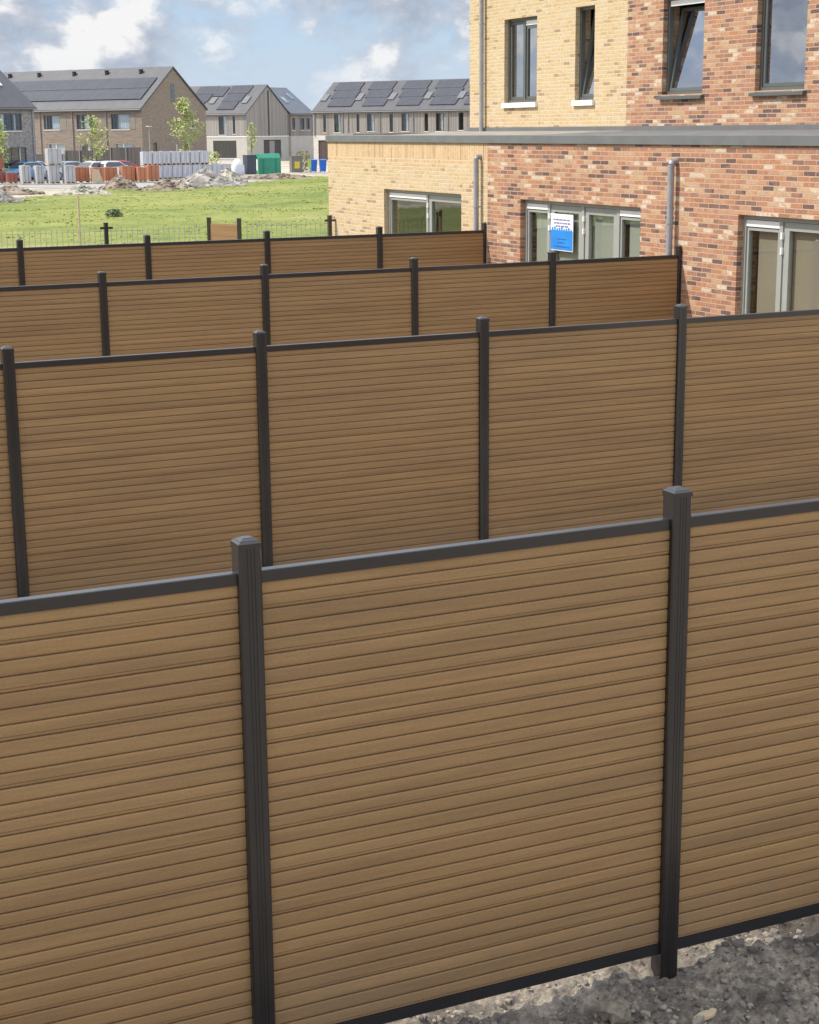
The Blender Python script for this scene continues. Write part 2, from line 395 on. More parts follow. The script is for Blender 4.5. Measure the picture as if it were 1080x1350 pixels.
tag(mb.build('meadow', M['grass']), kind='structure')

mb = MB(); rg = random.Random(3)
n = 0
while n < 15000:
    y = 31.5 + (rg.random() ** .8) * 105
    x = rg.uniform(4 + .10 * y, 12 + .48 * y)
    if y < 31.2 or y > edge(x) + 1.2: continue
    if x < 14 and y < 31.2: continue
    n += 1
    k = fbm(x * .22, y * .22, 17, 3)
    h = (.012 + .042 * max(0, .4 + k)) * rg.uniform(.4, 1.3)
    z = mz(x, y) - .01; w = .03 + y * .0005
    for b in range(2):
        a = rg.random() * 6.28; lx, ly = cos(a), sin(a); t = rg.uniform(-.5, .5) * h
        mb.add([(x - lx * w, y - ly * w, z), (x + lx * w, y + ly * w, z), (x + t + lx * w * .4, y + t * .6, z + h)], [(0, 1, 2)])
tag(mb.build('grass', M['blades']), 'short rough grass growing over the meadow', 'grass', kind='stuff')

mb = MB()
for i in range(2600):
    c = rg.choice(((9.2, 31.6, .9), (10.9, 31.8, 1.2), (6.8, 32, 1.4), (13.2, 46, 3.0), (17.8, 47.5, 1.6), (10, 48, 2), (15.3, 50, 3)))
    x = rg.gauss(c[0], c[2]); y = rg.gauss(c[1], c[2] * .45)
    if y < 30.8 or y > 75: continue
    h = rg.uniform(.18, .5); a = rg.random() * 6.28; w = .012
    mb.add([(x - w * cos(a), y - w * sin(a), mz(x, y) - .02), (x + w * cos(a), y + w * sin(a), mz(x, y) - .02), (x + rg.uniform(-.1, .1), y + rg.uniform(-.1, .1), mz(x, y) + h)], [(0, 1, 2)])
tag(mb.build('dry_weeds', M['dry']), 'dry reddish weed stems along the mesh fence', 'weeds', kind='stuff')

# ------------------------------------------------------------------ composite fences
POST = .084
def panel_mesh(width, h):
    """ribbed boards: three flat ribs per board, a groove under each rib, a second fine lip at every board joint"""
    prof = []; z = 0.0; k = 0
    F, G, L = -.0145, -.0035, -.0110
    while z < h - .004:
        z1 = min(z + .056, h)
        prof.append((G, z)); prof.append((G, min(z + .0058, h)))
        a, b = z + .0059, z1 - .0004
        if b > a + .03:      # softly rounded rib face
            prof += [(F + .0018, a), (F + .0008, a + .003), (F + .0002, a + .008)]
            if k % 3 == 0: prof += [(F + .0001, a + .0095), (L, a + .0098), (L, a + .0116), (F + .0001, a + .0119)]
            prof += [(F, (a + b) / 2), (F + .0003, b - .008), (F + .0010, b - .003), (F + .0022, b)]
        elif b > a: prof += [(F + .004, a), (F + .004, b)]
        z = z1; k += 1
    mb = MB()
    for sgn in (1, -1):
        vs = [(0, sgn * y, z) for y, z in prof] + [(width, sgn * y, z) for y, z in prof]
        n = len(prof); mb.add(vs, [(i, n + i, n + i + 1, i + 1) for i in range(n - 1)])
    return mb
def post_profile():
    h = POST / 2; c = .006; g = .003; d = .0016
    p = [(-h, -h + c), (-h + c, -h)]
    for x in (-.013, 0.0, .013):
        p += [(x - g, -h), (x - g + .001, -h + d), (x + g - .001, -h + d), (x + g, -h)]
    p += [(h - c, -h), (h, -h + c), (h, h - c), (h - c, h)]
    for x in (.013, 0.0, -.013):
        p += [(x + g, h), (x + g - .001, h - d), (x - g + .001, h - d), (x - g, h)]
    p += [(-h + c, h), (-h, h - c)]
    return p
def cap_mb(z):
    mb = MB(); h = POST / 2
    rings = [(h + .0006, z - .030), (h + .0006, z - .012), (h - .008, z - .006), (h - .010, z - .003), (h - .022, z + .002), (h - .026, z + .0045)]
    for r, zz in rings: mb.v += [(-r, -r, zz), (r, -r, zz), (r, r, zz), (-r, r, zz)]
    for k in range(len(rings) - 1):
        for i in range(4):
            a = k * 4 + i; b = k * 4 + (i + 1) % 4; mb.f.append((a, b, b + 4, a + 4)); mb.sm.append(False)
    e = (len(rings) - 1) * 4; mb.f.append((e, e + 1, e + 2, e + 3)); mb.sm.append(False)
    return mb

def fence(y, x0, pitch, k0, k1, rail_top, z_bot, label, xmax=None):
    root = thing('composite_fence', label, 'fence', (x0 + k0 * pitch, y, -.05), 0, 'parallel brown fences between the gardens')
    top = rail_top + .05; bot = z_bot + .05
    w = pitch - POST + .03
    n = k1 - k0
    stop = None if xmax is None else xmax - (x0 + k0 * pitch)
    def add_panel(i, src):
        px = i * pitch + POST / 2 - .015
        if src is None:
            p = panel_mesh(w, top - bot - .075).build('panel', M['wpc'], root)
            tr = MB(); tr.prism([(-.021, top - bot - .078), (-.021, top - bot - .037), (-.018, top - bot - .034), (.018, top - bot - .034), (.021, top - bot - .037), (.021, top - bot - .078)], 0, w, 'x')
            tr.build('top_rail', M['anthracite'], p)
            br = MB(); br.box(0, w, -.02, .02, -.042, .004); br.build('bottom_rail', M['black'], p)
        else: p = copy_tree(src, root)
        p.location = (px, 0, bot + .042)
        return p
    def add_post(x, src):
        if src is None:
            p = MB(); p.prism(post_profile(), -.2, top + .125 - .03, 'z'); p = p.build('post', M['anthracite'], root)
            cap_mb(top + .125).build('post_cap', M['anthracite'], p)
        else: p = copy_tree(src, root)
        p.location = (x, 0, 0); return p
    pan = po = None
    for i in range(n + 1):
        x = i * pitch
        if stop is not None and x > stop + .01: break
        po = add_post(x, po)
        if i < n and (stop is None or x + pitch <= stop + .01): pan = add_panel(i, pan)
    return root, pan, po

f1, pan1, post1 = fence(5.285, 1.818, 1.789, -2, 5, 1.891, .030, 'nearest brown slatted fence, standing on the lumpy bare soil')
fence(11.840, 2.325, 1.912, -2, 5, 1.782, -.02, 'second brown slatted fence from the front, right behind the nearest one')
fence(18.246, 4.685, 1.925, -3, 4, 1.746, -.02, 'third brown slatted fence, ending at the red brick wall beside a downpipe')
fence(23.763, 4.940, 1.862, -3, 4, 1.789, -.02, 'farthest brown slatted fence, ending where yellow and red brick meet')
# ------------------------------------------------------------------ mesh fence at the end of the gardens
mf = thing('mesh_fence', 'low wire mesh fence with dark posts along the meadow', 'fence', (-2.15, 30.1, -.05))
def mesh_panel(x0, x1):
    mb = MB(); t = .0045
    x = x0 + .05
    while x < x1 - .02:
        mb.box(x - t, x + t, -t, t, .05, 1.72); x += .10
    for z in (.06, .46, .86, 1.26, 1.66):
        mb.box(x0, x1, -.009, -.003, z - .004, z + .004); mb.box(x0, x1, .003, .009, z - .004, z + .004)
    mb.build('wire_panel', M['wire'], mf)
px = [0, 2.5, 5.0, 7.5, 10.0]
for i in range(4): mesh_panel(px[i] + .04, px[i + 1] - .04)
mesh_panel(10.04, 11.9); mesh_panel(12.68, 14.38)
for x in px + [14.43]:
    mb = MB(); mb.box(x - .035, x + .035, -.035, .035, -.3, 1.80); mb.box(x - .04, x + .04, -.04, .04, 1.80, 1.815)
    p = mb.build('post', M['anthracite'], mf)
    mb = MB(); mb.box(x - .12, x + .12, -.05, -.0355, 1.70, 1.74); mb.build('clamp', M['anthracite'], p)
# short gate leaf beside the mesh fence, turned towards the sun
gt = thing('garden_gate', 'narrow sunlit brown gate between two dark posts in the mesh fence', 'gate', (10.45, 30.1, -.05), radians(180 - 58))
mb = MB(); mb.box(.06, .74, -.012, .012, .12, 1.70)
for k in range(28): mb.box(.06, .74, -.014, -.0122, .125 + k * .056, .125 + k * .056 + .048); mb.box(.06, .74, .0122, .014, .125 + k * .056, .125 + k * .056 + .048)
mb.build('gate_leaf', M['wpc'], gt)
for x in (.03, .77):
    mb = MB(); mb.box(x - .03, x + .03, -.03, .03, -.3, 1.80); mb.box(x - .034, x + .034, -.034, .034, 1.80, 1.815); mb.build('post', M['anthracite'], gt)
mb = MB(); mb.box(-.016, .016, -.012, .012, -.3, 2.28); mb.add([(-.016, -.012, 2.28), (.016, -.012, 2.28), (.016, .012, 2.28), (-.016, .012, 2.28), (0, 0, 2.32)], [(0, 1, 4), (1, 2, 4), (2, 3, 4), (3, 0, 4)])
tag(mb.build('wooden_stake', M['raw_wood'], None, (7.56, 30.9, -.05)), 'thin pale wooden stake standing in the meadow', 'stake')

# ------------------------------------------------------------------ terraced houses on the right
XF, XU = 12.39, 14.95
def holes_wall(mb, Mp, u0, u1, z0, z1, holes, reveal, thick=None):
    us = sorted({u0, u1, *[h[0] for h in holes], *[h[1] for h in holes]}); zs = sorted({z0, z1, *[h[2] for h in holes], *[h[3] for h in holes]})
    us = [u for u in us if u0 <= u <= u1]; zs = [z for z in zs if z0 <= z <= z1]
    for a, b in zip(us, us[1:]):
        for c, d in zip(zs, zs[1:]):
            um, zm = (a + b) / 2, (c + d) / 2
            if any(h[0] < um < h[1] and h[2] < zm < h[3] for h in holes): continue
            mb.quad(Mp(a, c, 0), Mp(b, c, 0), Mp(b, d, 0), Mp(a, d, 0))
            if thick: mb.quad(Mp(a, c, thick), Mp(a, d, thick), Mp(b, d, thick), Mp(b, c, thick))
    for a, b, c, d in holes:
        r = thick or reveal
        for p, q in (((a, c), (a, d)), ((b, c), (b, d)), ((a, c), (b, c)), ((a, d), (b, d))):
            mb.quad(Mp(*p, 0), Mp(*q, 0), Mp(*q, r), Mp(*p, r))

REV, THK = .085, .30
def window(root, Mp, u0, u1, z0, z1, sill, fm, mull=None, tilt=False, vent=None, dark_sill=False):
    """fixed frame with sash, pane, sill and optional vent grille; u rises towards the far end of the facade"""
    mb = MB(); mb.ring(Mp, u0, u1, z0, z1, .05, REV, REV + .08)
    if mull: mb.mbox(Mp, mull - .03, mull + .03, z0 + .05, z1 - .05, REV, REV + .08)
    w = mb.build('window', fm, root)
    parts = [(u0 + .05, u1 - .05)] if not mull else [(u0 + .05, mull - .03), (mull + .03, u1 - .05)]
    for k, (a, b) in enumerate(parts):
        zt = z1 - .05
        if vent is not None and k in vent:
            v = MB(); v.mbox(Mp, a + .002, b - .002, zt - .085, zt - .004, REV + .012, REV + .07); v.build('vent_grille', M['white'], w)
            zt -= .09
        t = .05
        if tilt and k == len(parts) - 1:
            ang = radians(9); zb = z0 + .055
            def Mt(u, z, d, Mp=Mp, zb=zb, ang=ang):
                zz, dd = z - zb, d - (REV + .03)
                return Mp(u, zb + zz * cos(ang) - dd * sin(ang) * 0 , REV + .03 + dd + zz * sin(ang))
        else: Mt = Mp
        s = MB(); s.ring(Mt, a + .004, b - .004, z0 + .054, zt - .004, t, REV + .02, REV + .07); s.build('sash', fm, w)
        g = MB(); g.quad(Mt(a + t, z0 + .05 + t, REV + .045), Mt(b - t, z0 + .05 + t, REV + .045), Mt(b - t, zt - t, REV + .045), Mt(a + t, zt - t, REV + .045))
        g.build('pane', M['glass'], w)
    sl = MB()
    if dark_sill:
        sl.prism([(-.07, z0 - .075), (-.07, z0 - .03), (REV + .01, z0 - .004), (REV + .01, z0 - .075)], 0, 1, 'y')
        sl.v = [Mp(u0 - .05 + (u1 - u0 + .1) * y, z, x) for x, y, z in sl.v]
        sl.build('sill', M['frame'], w)
    else:
        sl.mbox(Mp, u0 - .03, u1 + .03, z0 - .09, z0 - .002, -.05, REV + .01); sl.build('sill', M['stone'], w)
    return w

def patio_door(root, Mp, u1, u0, z0, z1, cuts, leaves, vents, cover=None):
    """wide glazed opening: cuts are the posts between sections (from the far end), leaves the sections that are doors"""
    fm = M['door_frame']
    mb = MB(); mb.ring(Mp, u0, u1, z0, z1, .055, REV, REV + .09)
    for c in cuts: mb.mbox(Mp, c - .035, c + .035, z0 + .055, z1 - .055, REV, REV + .09)
    w = mb.build('patio_door', fm, root)
    e = [u1 - .055] + [x for c in cuts for x in (c + .035, c - .035)] + [u0 + .055]
    for k in range(len(e) // 2):
        b, a = e[2 * k], e[2 * k + 1]; zt = z1 - .055; zb = z0 + .055
        if k in vents:
            v = MB(); v.mbox(Mp, a + .002, b - .002, zt - .088, zt - .008, REV + .004, REV + .08); v.build('vent_grille', M['white'], w); zt -= .095
        t = .10 if k in leaves else .035
        s = MB(); s.ring(Mp, a + .006, b - .006, zb, zt - .006, t, REV + .018, REV + .075)
        s.build('door_leaf' if k in leaves else 'sash', fm, w)
        g = MB(); g.quad(Mp(a + t, zb + t, REV + .05), Mp(b - t, zb + t, REV + .05), Mp(b - t, zt - t, REV + .05), Mp(a + t, zt - t, REV + .05))
        g.build('pane', M['door_glass'], w)
        if cover:
            c = MB(); c.mbox(Mp, a + .02, b - .02 - (.0, .0, .12, .10)[(k * 3 + 2) % 4], zb, zt - .01, REV + .10, REV + .11); c.build('blind', cover, w)
        if k in leaves:
            h = MB(); h.mbox(Mp, a + .055, a + .08, 1.0, 1.16, REV - .035, REV + .017); h.mbox(Mp, a + .055, a + .20, 1.06, 1.08, REV - .055, REV - .0355)
            h.build('door_handle', M['pipe'], w)
            for zz in (.45, 1.1, 1.92, 2.1):
                hh = MB(); hh.mbox(Mp, b - .004, b + .022, zz - .04, zz + .04, REV - .014, REV + .017); hh.build('hinge', M['white'], w)
    return w

def downpipe(root, y, x, z0, z1, elbow=True, r=.042):
    mb = MB(); mb.tube((x, y, z0), (x, y, z1), r, n=14)
    if elbow:
        mb.tube((x, y, z1 - .005), (x + .02, y, z1 + .035), r, r, 14); mb.tube((x + .015, y, z1 + .03), (x + .13, y, z1 + .045), r * .98, n=14)
    p = mb.build('downpipe', M['pipe'], root)
    for z in (z0 + .9, z1 - .75) if z1 - z0 > 2 else (z0 + .6,):
        b = MB(); b.tube((x, y, z - .015), (x, y, z + .015), r + .006, n=14); b.box(x, x + .11, y - .008, y + .008, z - .008, z + .008); b.build('pipe_clip', M['pipe'], p)

def room(root, name, x0, x1, y0, y1, z0, z1, wallm, front=False):
    mb = MB()
    mb.quad((x1, y0, z0), (x1, y1, z0), (x1, y1, z1), (x1, y0, z1))
    mb.quad((x0, y0, z0), (x1, y0, z0), (x1, y0, z1), (x0, y0, z1)); mb.quad((x0, y1, z0), (x1, y1, z0), (x1, y1, z1), (x0, y1, z1))
    mb.quad((x0, y0, z0), (x1, y0, z0), (x1, y1, z0), (x0, y1, z0)); mb.quad((x0, y0, z1), (x1, y0, z1), (x1, y1, z1), (x0, y1, z1))
    mb.build(name, wallm, root)

def terraced(label, y0, y1, yu1, ext_brick, up_brick, doors, wins, pipes, roofm, end_wall=False, fm=None):
    """extension wall at XF, upper wall at XU; y0 is the party line on the right"""
    root = thing('terraced_house', label, 'house', (XF, y0, -.05), 0, 'terraced houses with flat roofed extensions')
    W = y1 - y0; WU = yu1 - y0; s = XU - XF; Z = .05
    E = lambda u, z, d: (d, u, z + Z); U = lambda u, z, d: (s + d, u, z + Z)
    eh = [(d['u0'] - y0, d['u1'] - y0, d['z0'], d['z1']) for d in doors]
    mb = MB(); zt = 2.815 if end_wall else 3.155
    holes_wall(mb, E, 0, W, -.3, zt, eh, REV, THK)
    if end_wall:
        mb.quad(E(W, -.3, 0), E(W, -.3, 8.0), E(W, zt, 8.0), E(W, zt, 0))
    mb.build('extension_wall', M[ext_brick], root)
    if end_wall:
        mb = MB(); mb.quad(E(0, zt, 0), E(W, zt, 0), E(W, 3.155, 0), E(0, 3.155, 0)); mb.quad(E(W, zt, 0), E(W, zt, 8.0), E(W, 3.155, 8.0), E(W, 3.155, 0))
        mb.build('soldier_course', M['yellow_soldier'], root)
    uh = [(w['u0'] - y0, w['u1'] - y0, w['z0'], w['z1']) for w in wins]
    mb = MB(); holes_wall(mb, U, 0, WU, 2.9, 6.2, uh, REV, THK)
    mb.quad(U(WU, 2.9, 0), U(WU, 2.9, 8), U(WU, 6.2, 8), U(WU, 6.2, 0)); mb.poly([U(WU, 6.2, 0), U(WU, 6.2, 8), U(WU, 9.8, 4)])
    mb.quad(U(0, -.3, 8), U(WU, -.3, 8), U(WU, 6.2, 8), U(0, 6.2, 8))
    mb.build('upper_wall', M[up_brick], root)
    # low sloping extension roof with a zinc edge
    mb = MB(); a = .0 ; b = W + (.03 if end_wall else 0)
    mb.add([E(a, 3.155, .0), E(b, 3.155, .0), E(b, 3.255, .10), E(a, 3.255, .10), E(a, 3.33, s), E(b, 3.33, s), E(a, 3.155, s), E(b, 3.155, s)],
           [(3, 2, 5, 4), (0, 6, 7, 1), (0, 3, 4, 6), (1, 7, 5, 2)])
    rf = mb.build('extension_roof', M[roofm], root)
    mb = MB(); mb.prism([(-.035, 3.16), (-.035, 3.275), (.12, 3.285), (.12, 3.257), (.0, 3.157)], 0, b, 'y'); mb.v = [(x, y, z + Z) for x, y, z in mb.v]
    mb.build('roof_trim', M['zinc'], rf)
    mb = MB(); mb.mbox(E, 0, min(WU, W), 3.325, 3.40, s - .018, s - .002); mb.build('lead_flashing', M['zinc'], rf)
    if end_wall:
        mb = MB(); mb.box(.1, 8, WU + .02, W + .03, 3.31, 3.36); mb.build('side_roof', M[roofm], root)
    # main roof, mostly above the picture
    mb = MB(); mb.add([U(-.0, 6.2, -.25), U(WU, 6.2, -.25), U(WU, 10.02, 4), U(0, 10.02, 4), U(0, 6.2, 8.25), U(WU, 6.2, 8.25)], [(0, 1, 2, 3), (3, 2, 5, 4)])
    mb.build('main_roof', M['tiles'], root)
    for d in doors:
        patio_door(root, E, d['u1'] - y0, d['u0'] - y0, d['z0'], d['z1'], [c - y0 for c in d['cuts']], d['leaves'], d['vents'], d.get('cover'))
    for w in wins:
        window(root, U, w['u0'] - y0, w['u1'] - y0, w['z0'], w['z1'], None, fm or M['frame'], (w['mull'] - y0) if w.get('mull') else None, w.get('tilt', False), w.get('vent'), w.get('dark', False))
    for p in pipes: downpipe(root, p[0] - y0, p[1] - XF, *p[2:])
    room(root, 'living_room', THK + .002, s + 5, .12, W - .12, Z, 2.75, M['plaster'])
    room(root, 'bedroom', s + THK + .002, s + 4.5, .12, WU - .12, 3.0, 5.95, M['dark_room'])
    return root

TOP = 5.35
terraced('yellow brick end house of the terrace with white window sills', 23.69, 30.39, 29.33, 'yellow_brick', 'yellow_brick',
    [dict(u0=24.62, u1=27.74, z0=.05, z1=2.335, cuts=[26.10], leaves=[1], vents=[0])],
    [dict(u0=26.69, u1=27.92, z0=3.84, z1=TOP - .02, mull=27.30, vent=[0]), dict(u0=24.72, u1=25.35, z0=3.84, z1=TOP + .03, tilt=True)],
    [(23.92, XF - .085, .0, 2.96), (28.70, XU - .075, 3.36, 6.1, False)], 'bitumen_tan', True)
red1 = terraced('red brick middle house with a blue and white poster on its glass door', 18.18, 23.688, 23.688, 'red_brick', 'red_brick',
    [dict(u0=19.22, u1=22.60, z0=.05, z1=2.325, cuts=[21.87, 20.875, 19.92], leaves=[1, 2], vents=[0, 3], cover=plain('pale_green_blind', (.40, .41, .37), .9, 0, .06, 1.2))],
    [dict(u0=21.55, u1=22.66, z0=3.875, z1=TOP, tilt=True, dark=True, vent=[0]), dict(u0=19.10, u1=20.24, z0=3.88, z1=TOP, dark=True)],
    [(18.385, XF - .085, .0, 2.96)], 'bitumen', False)
terraced('red brick house at the right edge, its pale glazed doors cut by the frame', 12.6, 18.178, 18.178, 'red_brick', 'red_brick',
    [dict(u0=13.7, u1=17.01, z0=.05, z1=2.325, cuts=[16.26, 15.3, 14.4], leaves=[1, 2], vents=[0, 3], cover=plain('brown_paper_cover', (.33, .275, .22), .9, 0, .06, 1.2))],
    [dict(u0=15.5, u1=16.6, z0=3.88, z1=TOP, dark=True)], [], 'bitumen', False)

# poster stuck on the outside of the glass door
ps = thing('poster', 'white and blue poster fixed to the glass door of the red house', 'poster', (XF + REV + .012, 21.17, 1.60))
mb = MB(); mb.box(0, .004, 0, .66, 0, .54); mb.build('paper', M['white'], ps)
mb = MB(); mb.box(-.0025, -.0005, .008, .652, .012, .30)
for i in range(9):
    y = .03 + i * .068; h = .02 + .035 * ((i * 37) % 10) / 10
    mb.box(-.0025, -.0005, y, y + .045, .3005, .30 + h)
mb.build('blue_field', plain('poster_blue', (.02, .22, .62), .5, 0, .15, 5), ps)
mb = MB()
for (z, a, b) in ((.455, .10, .58), (.405, .08, .56), (.36, .14, .5)):
    y = a
    while y < b:
        w = random.uniform(.04, .10); mb.box(-.003, -.0006, y, min(y + w, b), z - .012, z + .012); y += w + .018
mb.build('lettering', plain('poster_ink', (.20, .20, .38), .5), ps)
mb = MB()
for (z, a, b) in ((.17, .2, .47), (.12, .24, .44), (.06, .1, .56)):
    y = a
    while y < b:
        w = random.uniform(.03, .08); mb.box(-.0035, -.0027, y, min(y + w, b), z - .010, z + .010); y += w + .018
mb.build('small_print', plain('poster_dark_blue', (.02, .09, .32), .5), ps)

# ------------------------------------------------------------------ houses across the meadow
GR = -.6
RZ = radians(-57.84); RZ2 = radians(32.16)
def far_window(root, Mp, u0, u1, z0, z1, fm, mull=(), curtains=(), wing=None):
    mb = MB(); mb.ring(Mp, u0, u1, z0, z1, .06, .06, .14)
    for m in mull: mb.mbox(Mp, m - .03, m + .03, z0 + .06, z1 - .06, .06, .14)
    w = mb.build('window', fm, root)
    g = MB(); g.quad(Mp(u0 + .06, z0 + .06, .10), Mp(u1 - .06, z0 + .06, .10), Mp(u1 - .06, z1 - .06, .10), Mp(u0 + .06, z1 - .06, .10)); g.build('pane', M['far_glass'], w)
    for a, b in curtains:
        c = MB(); n = max(2, int((b - a) / .12)); f = []
        for i in range(n + 1): f.append((a + (b - a) * i / n, .19 + (.03 if i % 2 else 0)))
        for (ua, da), (ub, db) in zip(f, f[1:]): c.quad(Mp(ua, z0 + .05, da), Mp(ub, z0 + .05, db), Mp(ub, z1 - .05, db), Mp(ua, z1 - .05, da))
        c.build('curtain', M['curtain'], w)
    s = MB(); s.mbox(Mp, u0 - .04, u1 + .04, z0 - .07, z0 - .002, -.05, .10); s.build('sill', M['stone'], w)
    return w

def house_shell(root, L, D, ze, zr, wallm, roofm, fholes, gholes, lower=None, zlow=2.45, over=.12, back=True):
    """front along x from -L to 0 (facing -y), depth D, gable at x = 0; the root stands on the ground at GR"""
    g = GR; F = lambda u, z, d: (u, d, z - g); G = lambda v, z, d: (-d, v, z - g)
    def walls(mb, z0, z1, gable):
        fh = [(a, b, max(c, z0), min(d, z1)) for a, b, c, d in fholes if c < z1 and d > z0]
        gh = [(a, b, max(c, z0), min(d, z1)) for a, b, c, d in gholes if c < z1 and d > z0 and d <= ze + .01]
        holes_wall(mb, F, -L, 0, z0, z1, fh, .14); holes_wall(mb, G, 0, D, z0, z1, gh, .14)
        mb.quad(F(-L, z0, 0), F(-L, z0, D), F(-L, z1, D), F(-L, z1, 0)); mb.quad(F(-L, z0, D), F(0, z0, D), F(0, z1, D), F(-L, z1, D))
        if gable:
            for u in (0, -L): mb.poly([F(u, ze, 0), F(u, ze, D), F(u, zr, D / 2)])
    mb = MB(); walls(mb, lower and zlow or g - .3, ze, True); mb.build('wall', wallm, root)
    if lower:
        mb = MB(); walls(mb, g - .3, zlow, False); mb.build('ground_floor_wall', lower, root)
    sl = (zr - ze) / (D / 2); t = .16; rf = None
    mb = MB(); prof = [(-over - .1, ze - (over + .1) * sl + .03), (D / 2, zr + .03), (D + over + .1, ze - (over + .1) * sl + .03),
                  (D + over + .1, ze - (over + .1) * sl + .03 + t), (D / 2, zr + .03 + t), (-over - .1, ze - (over + .1) * sl + .03 + t)]
    P0 = [(-L - over, y, z - g) for y, z in prof]; P1 = [(over, y, z - g) for y, z in prof]
    mb.add(P0 + P1, [(0, 1, 4, 5), (1, 2, 3, 4), (6, 11, 10, 7), (7, 10, 9, 8), (5, 4, 10, 11), (4, 3, 9, 10), (0, 6, 7, 1), (1, 7, 8, 2), (0, 5, 11, 6), (2, 8, 9, 3)])
    rf = mb.build('roof', roofm, root)
    mb = MB(); mb.tube((-L - over, -over - .16, ze - .12 - g), (over, -over - .16, ze - .12 - g), .065, n=8); mb.build('gutter', M['zinc'], rf)
    def R(u, v, d):  # point on the front roof slope, d above it
        nx = Vector((0, -sl, 1)).normalized()
        p = Vector((u, v, ze + v * sl + .03 + t - g)) + nx * d
        return tuple(p)
    return F, G, R, rf
def roof_slab(R, name, pts, d0, d1, mat, parent):
    mb = MB(); n = len(pts)
    mb.add([R(u, v, d0) for u, v in pts] + [R(u, v, d1) for u, v in pts], [tuple(range(n))[::-1], tuple(range(n, 2 * n))] + [(i, (i + 1) % n, n + (i + 1) % n, n + i) for i in range(n)])
    return mb.build(name, mat, parent)
def vpipe(F, u, z0, z1, parent):
    mb = MB(); mb.tube(F(u, z0, -.07), F(u, z1, -.07), .05, n=8); mb.build('downpipe', M['pipe'], parent)

# brown brick row, its gable in shade
fw = [(-13.2, -11.0, 3.58, 5.0), (-8.65, -6.5, 3.56, 5.0), (-4.0, -1.6, 3.53, 5.03), (-12.8, -10.4, .3, 2.22), (-8.3, -6.4, .3, 2.15), (-3.65, -1.2, .3, 2.23)]
gw = [(7.2, 7.75, 3.65, 4.9), (1.5, 2.1, -.5, 2.25)]
h1 = thing('brown_house', 'brown brick row with a long band of solar panels and a shaded gable', 'house', (45.87, 160.24, GR), RZ)
F, G, R, rf = house_shell(h1, 26, 9.7, 5.5, 9.4, M['brown_brick'], M['tiles'], fw, gw)
for k, (a, b, c, d) in enumerate(fw):
    cur = [[(a + .1, a + .25), (a + 1.0, a + 2.0)], [(a + .35, a + .5), (a + .9, a + 1.6)], [(a + .75, a + 2.2)], [(a + .3, a + 2.2)], [(a + .8, a + 1.5)], [(a + .2, a + 2.2)]][k]
    far_window(h1, F, a, b, c, d, M['white'] if k > 2 else M['frame_dark'], [a + .35, a + .78] if k < 3 else [a + 1.1], cur)
for a, b, c, d in gw: far_window(h1, G, a, b, c, d, M['frame_dark'])
mb = MB(); mb.mbox(G, 4.42, 4.98, 6.2, 7.85, -.015, .04)
w = mb.build('window', M['frame_dark'], h1); mb = MB(); mb.mbox(G, 4.5, 4.9, 6.28, 7.77, -.022, -.016); mb.build('pane', M['far_glass'], w)
for a, b in ((-10.95, -10.05), (-6.45, -5.9), (-1.55, -.85)):
    mb = MB(); mb.mbox(F, a, b, 3.53, 4.98, -.02, -.002); mb.build('facade_panel', plain('brown_grey_panel', (.24, .21, .18), .7), h1)
for u in (-13.7, -9.2, -4.65): vpipe(F, u, -.6, 5.35, h1)
SOLAR = (-25.4, -.75)
for v0, v1 in ((.85, 2.13), (2.17, 3.45)):
    roof_slab(R, 'solar_panel', [(SOLAR[0], v0), (SOLAR[1], v0), (SOLAR[1], v1), (SOLAR[0], v1)], .05, .10, M['solar'], rf)
for u in (-21.9, -17.6, -12.6, -8.1, -3.5):
    mb = MB(); c = R(u, 4.12, 0); mb.box(c[0] - .14, c[0] + .14, c[1] - .14, c[1] + .14, c[2] - .1, c[2] + .32); mb.box(c[0] - .18, c[0] + .18, c[1] - .18, c[1] + .18, c[2] + .32, c[2] + .37)
    mb.build('roof_vent', M['anthracite'], rf)

# grey brick house turned the other way at the far left
gw0 = [(-3.9, -1.5, 3.5, 4.95), (-8.8, -6.4, 3.5, 4.95), (-4.8, -1.15, .35, 2.1)]
h0 = thing('grey_house', 'grey brick house cut by the left edge, a skylight in its tiled roof', 'house', (32.55, 147.25, GR), RZ2)
F, G, R, rf = house_shell(h0, 11, 9.4, 5.45, 9.1, M['grey_brick'], M['tiles'], gw0, [])
for k, (a, b, c, d) in enumerate(gw0): far_window(h0, F, a, b, c, d, M['frame_dark'], [a + (b - a) * .55, a + (b - a) * .78], [(a + .2, a + .5), (b - .75, b - .5)])
vpipe(F, -.25, -.6, 5.3, h0)
sk = roof_slab(R, 'skylight', [(-2.8, 2.1), (-1.5, 2.1), (-1.5, 3.4), (-2.8, 3.4)], .03, .10, M['white'], rf)

# timber clad row on the right
h3 = thing('timber_row', 'long timber clad row with four groups of solar panels, behind the flat extension roof', 'house', (92.57, 181.60, GR), RZ)
rw = [(-21.75, -21.3, 2.95, 5.2), (-20.05, -19.0, 2.95, 5.2), (-16.6, -16.15, 2.95, 5.2), (-15.0, -13.85, 3.05, 5.2), (-11.6, -11.1, 2.95, 5.2), (-9.85, -8.75, 3.03, 5.2),
      (-6.5, -5.95, 3.0, 5.2), (-4.85, -3.7, 3.0, 5.2), (-1.6, -.9, 3.1, 5.2)]
lw = [(-22.6, -19.2, -.5, 2.0), (-17.3, -14.2, -.5, 2.0), (-12.3, -9.2, -.5, 2.0), (-7.3, -4.2, -.5, 2.0)]
F, G, R, rf = house_shell(h3, 23.3, 9.6, 5.55, 9.1, M['timber'], M['tiles'], rw + lw, [], M['pale_brick'], 2.6)
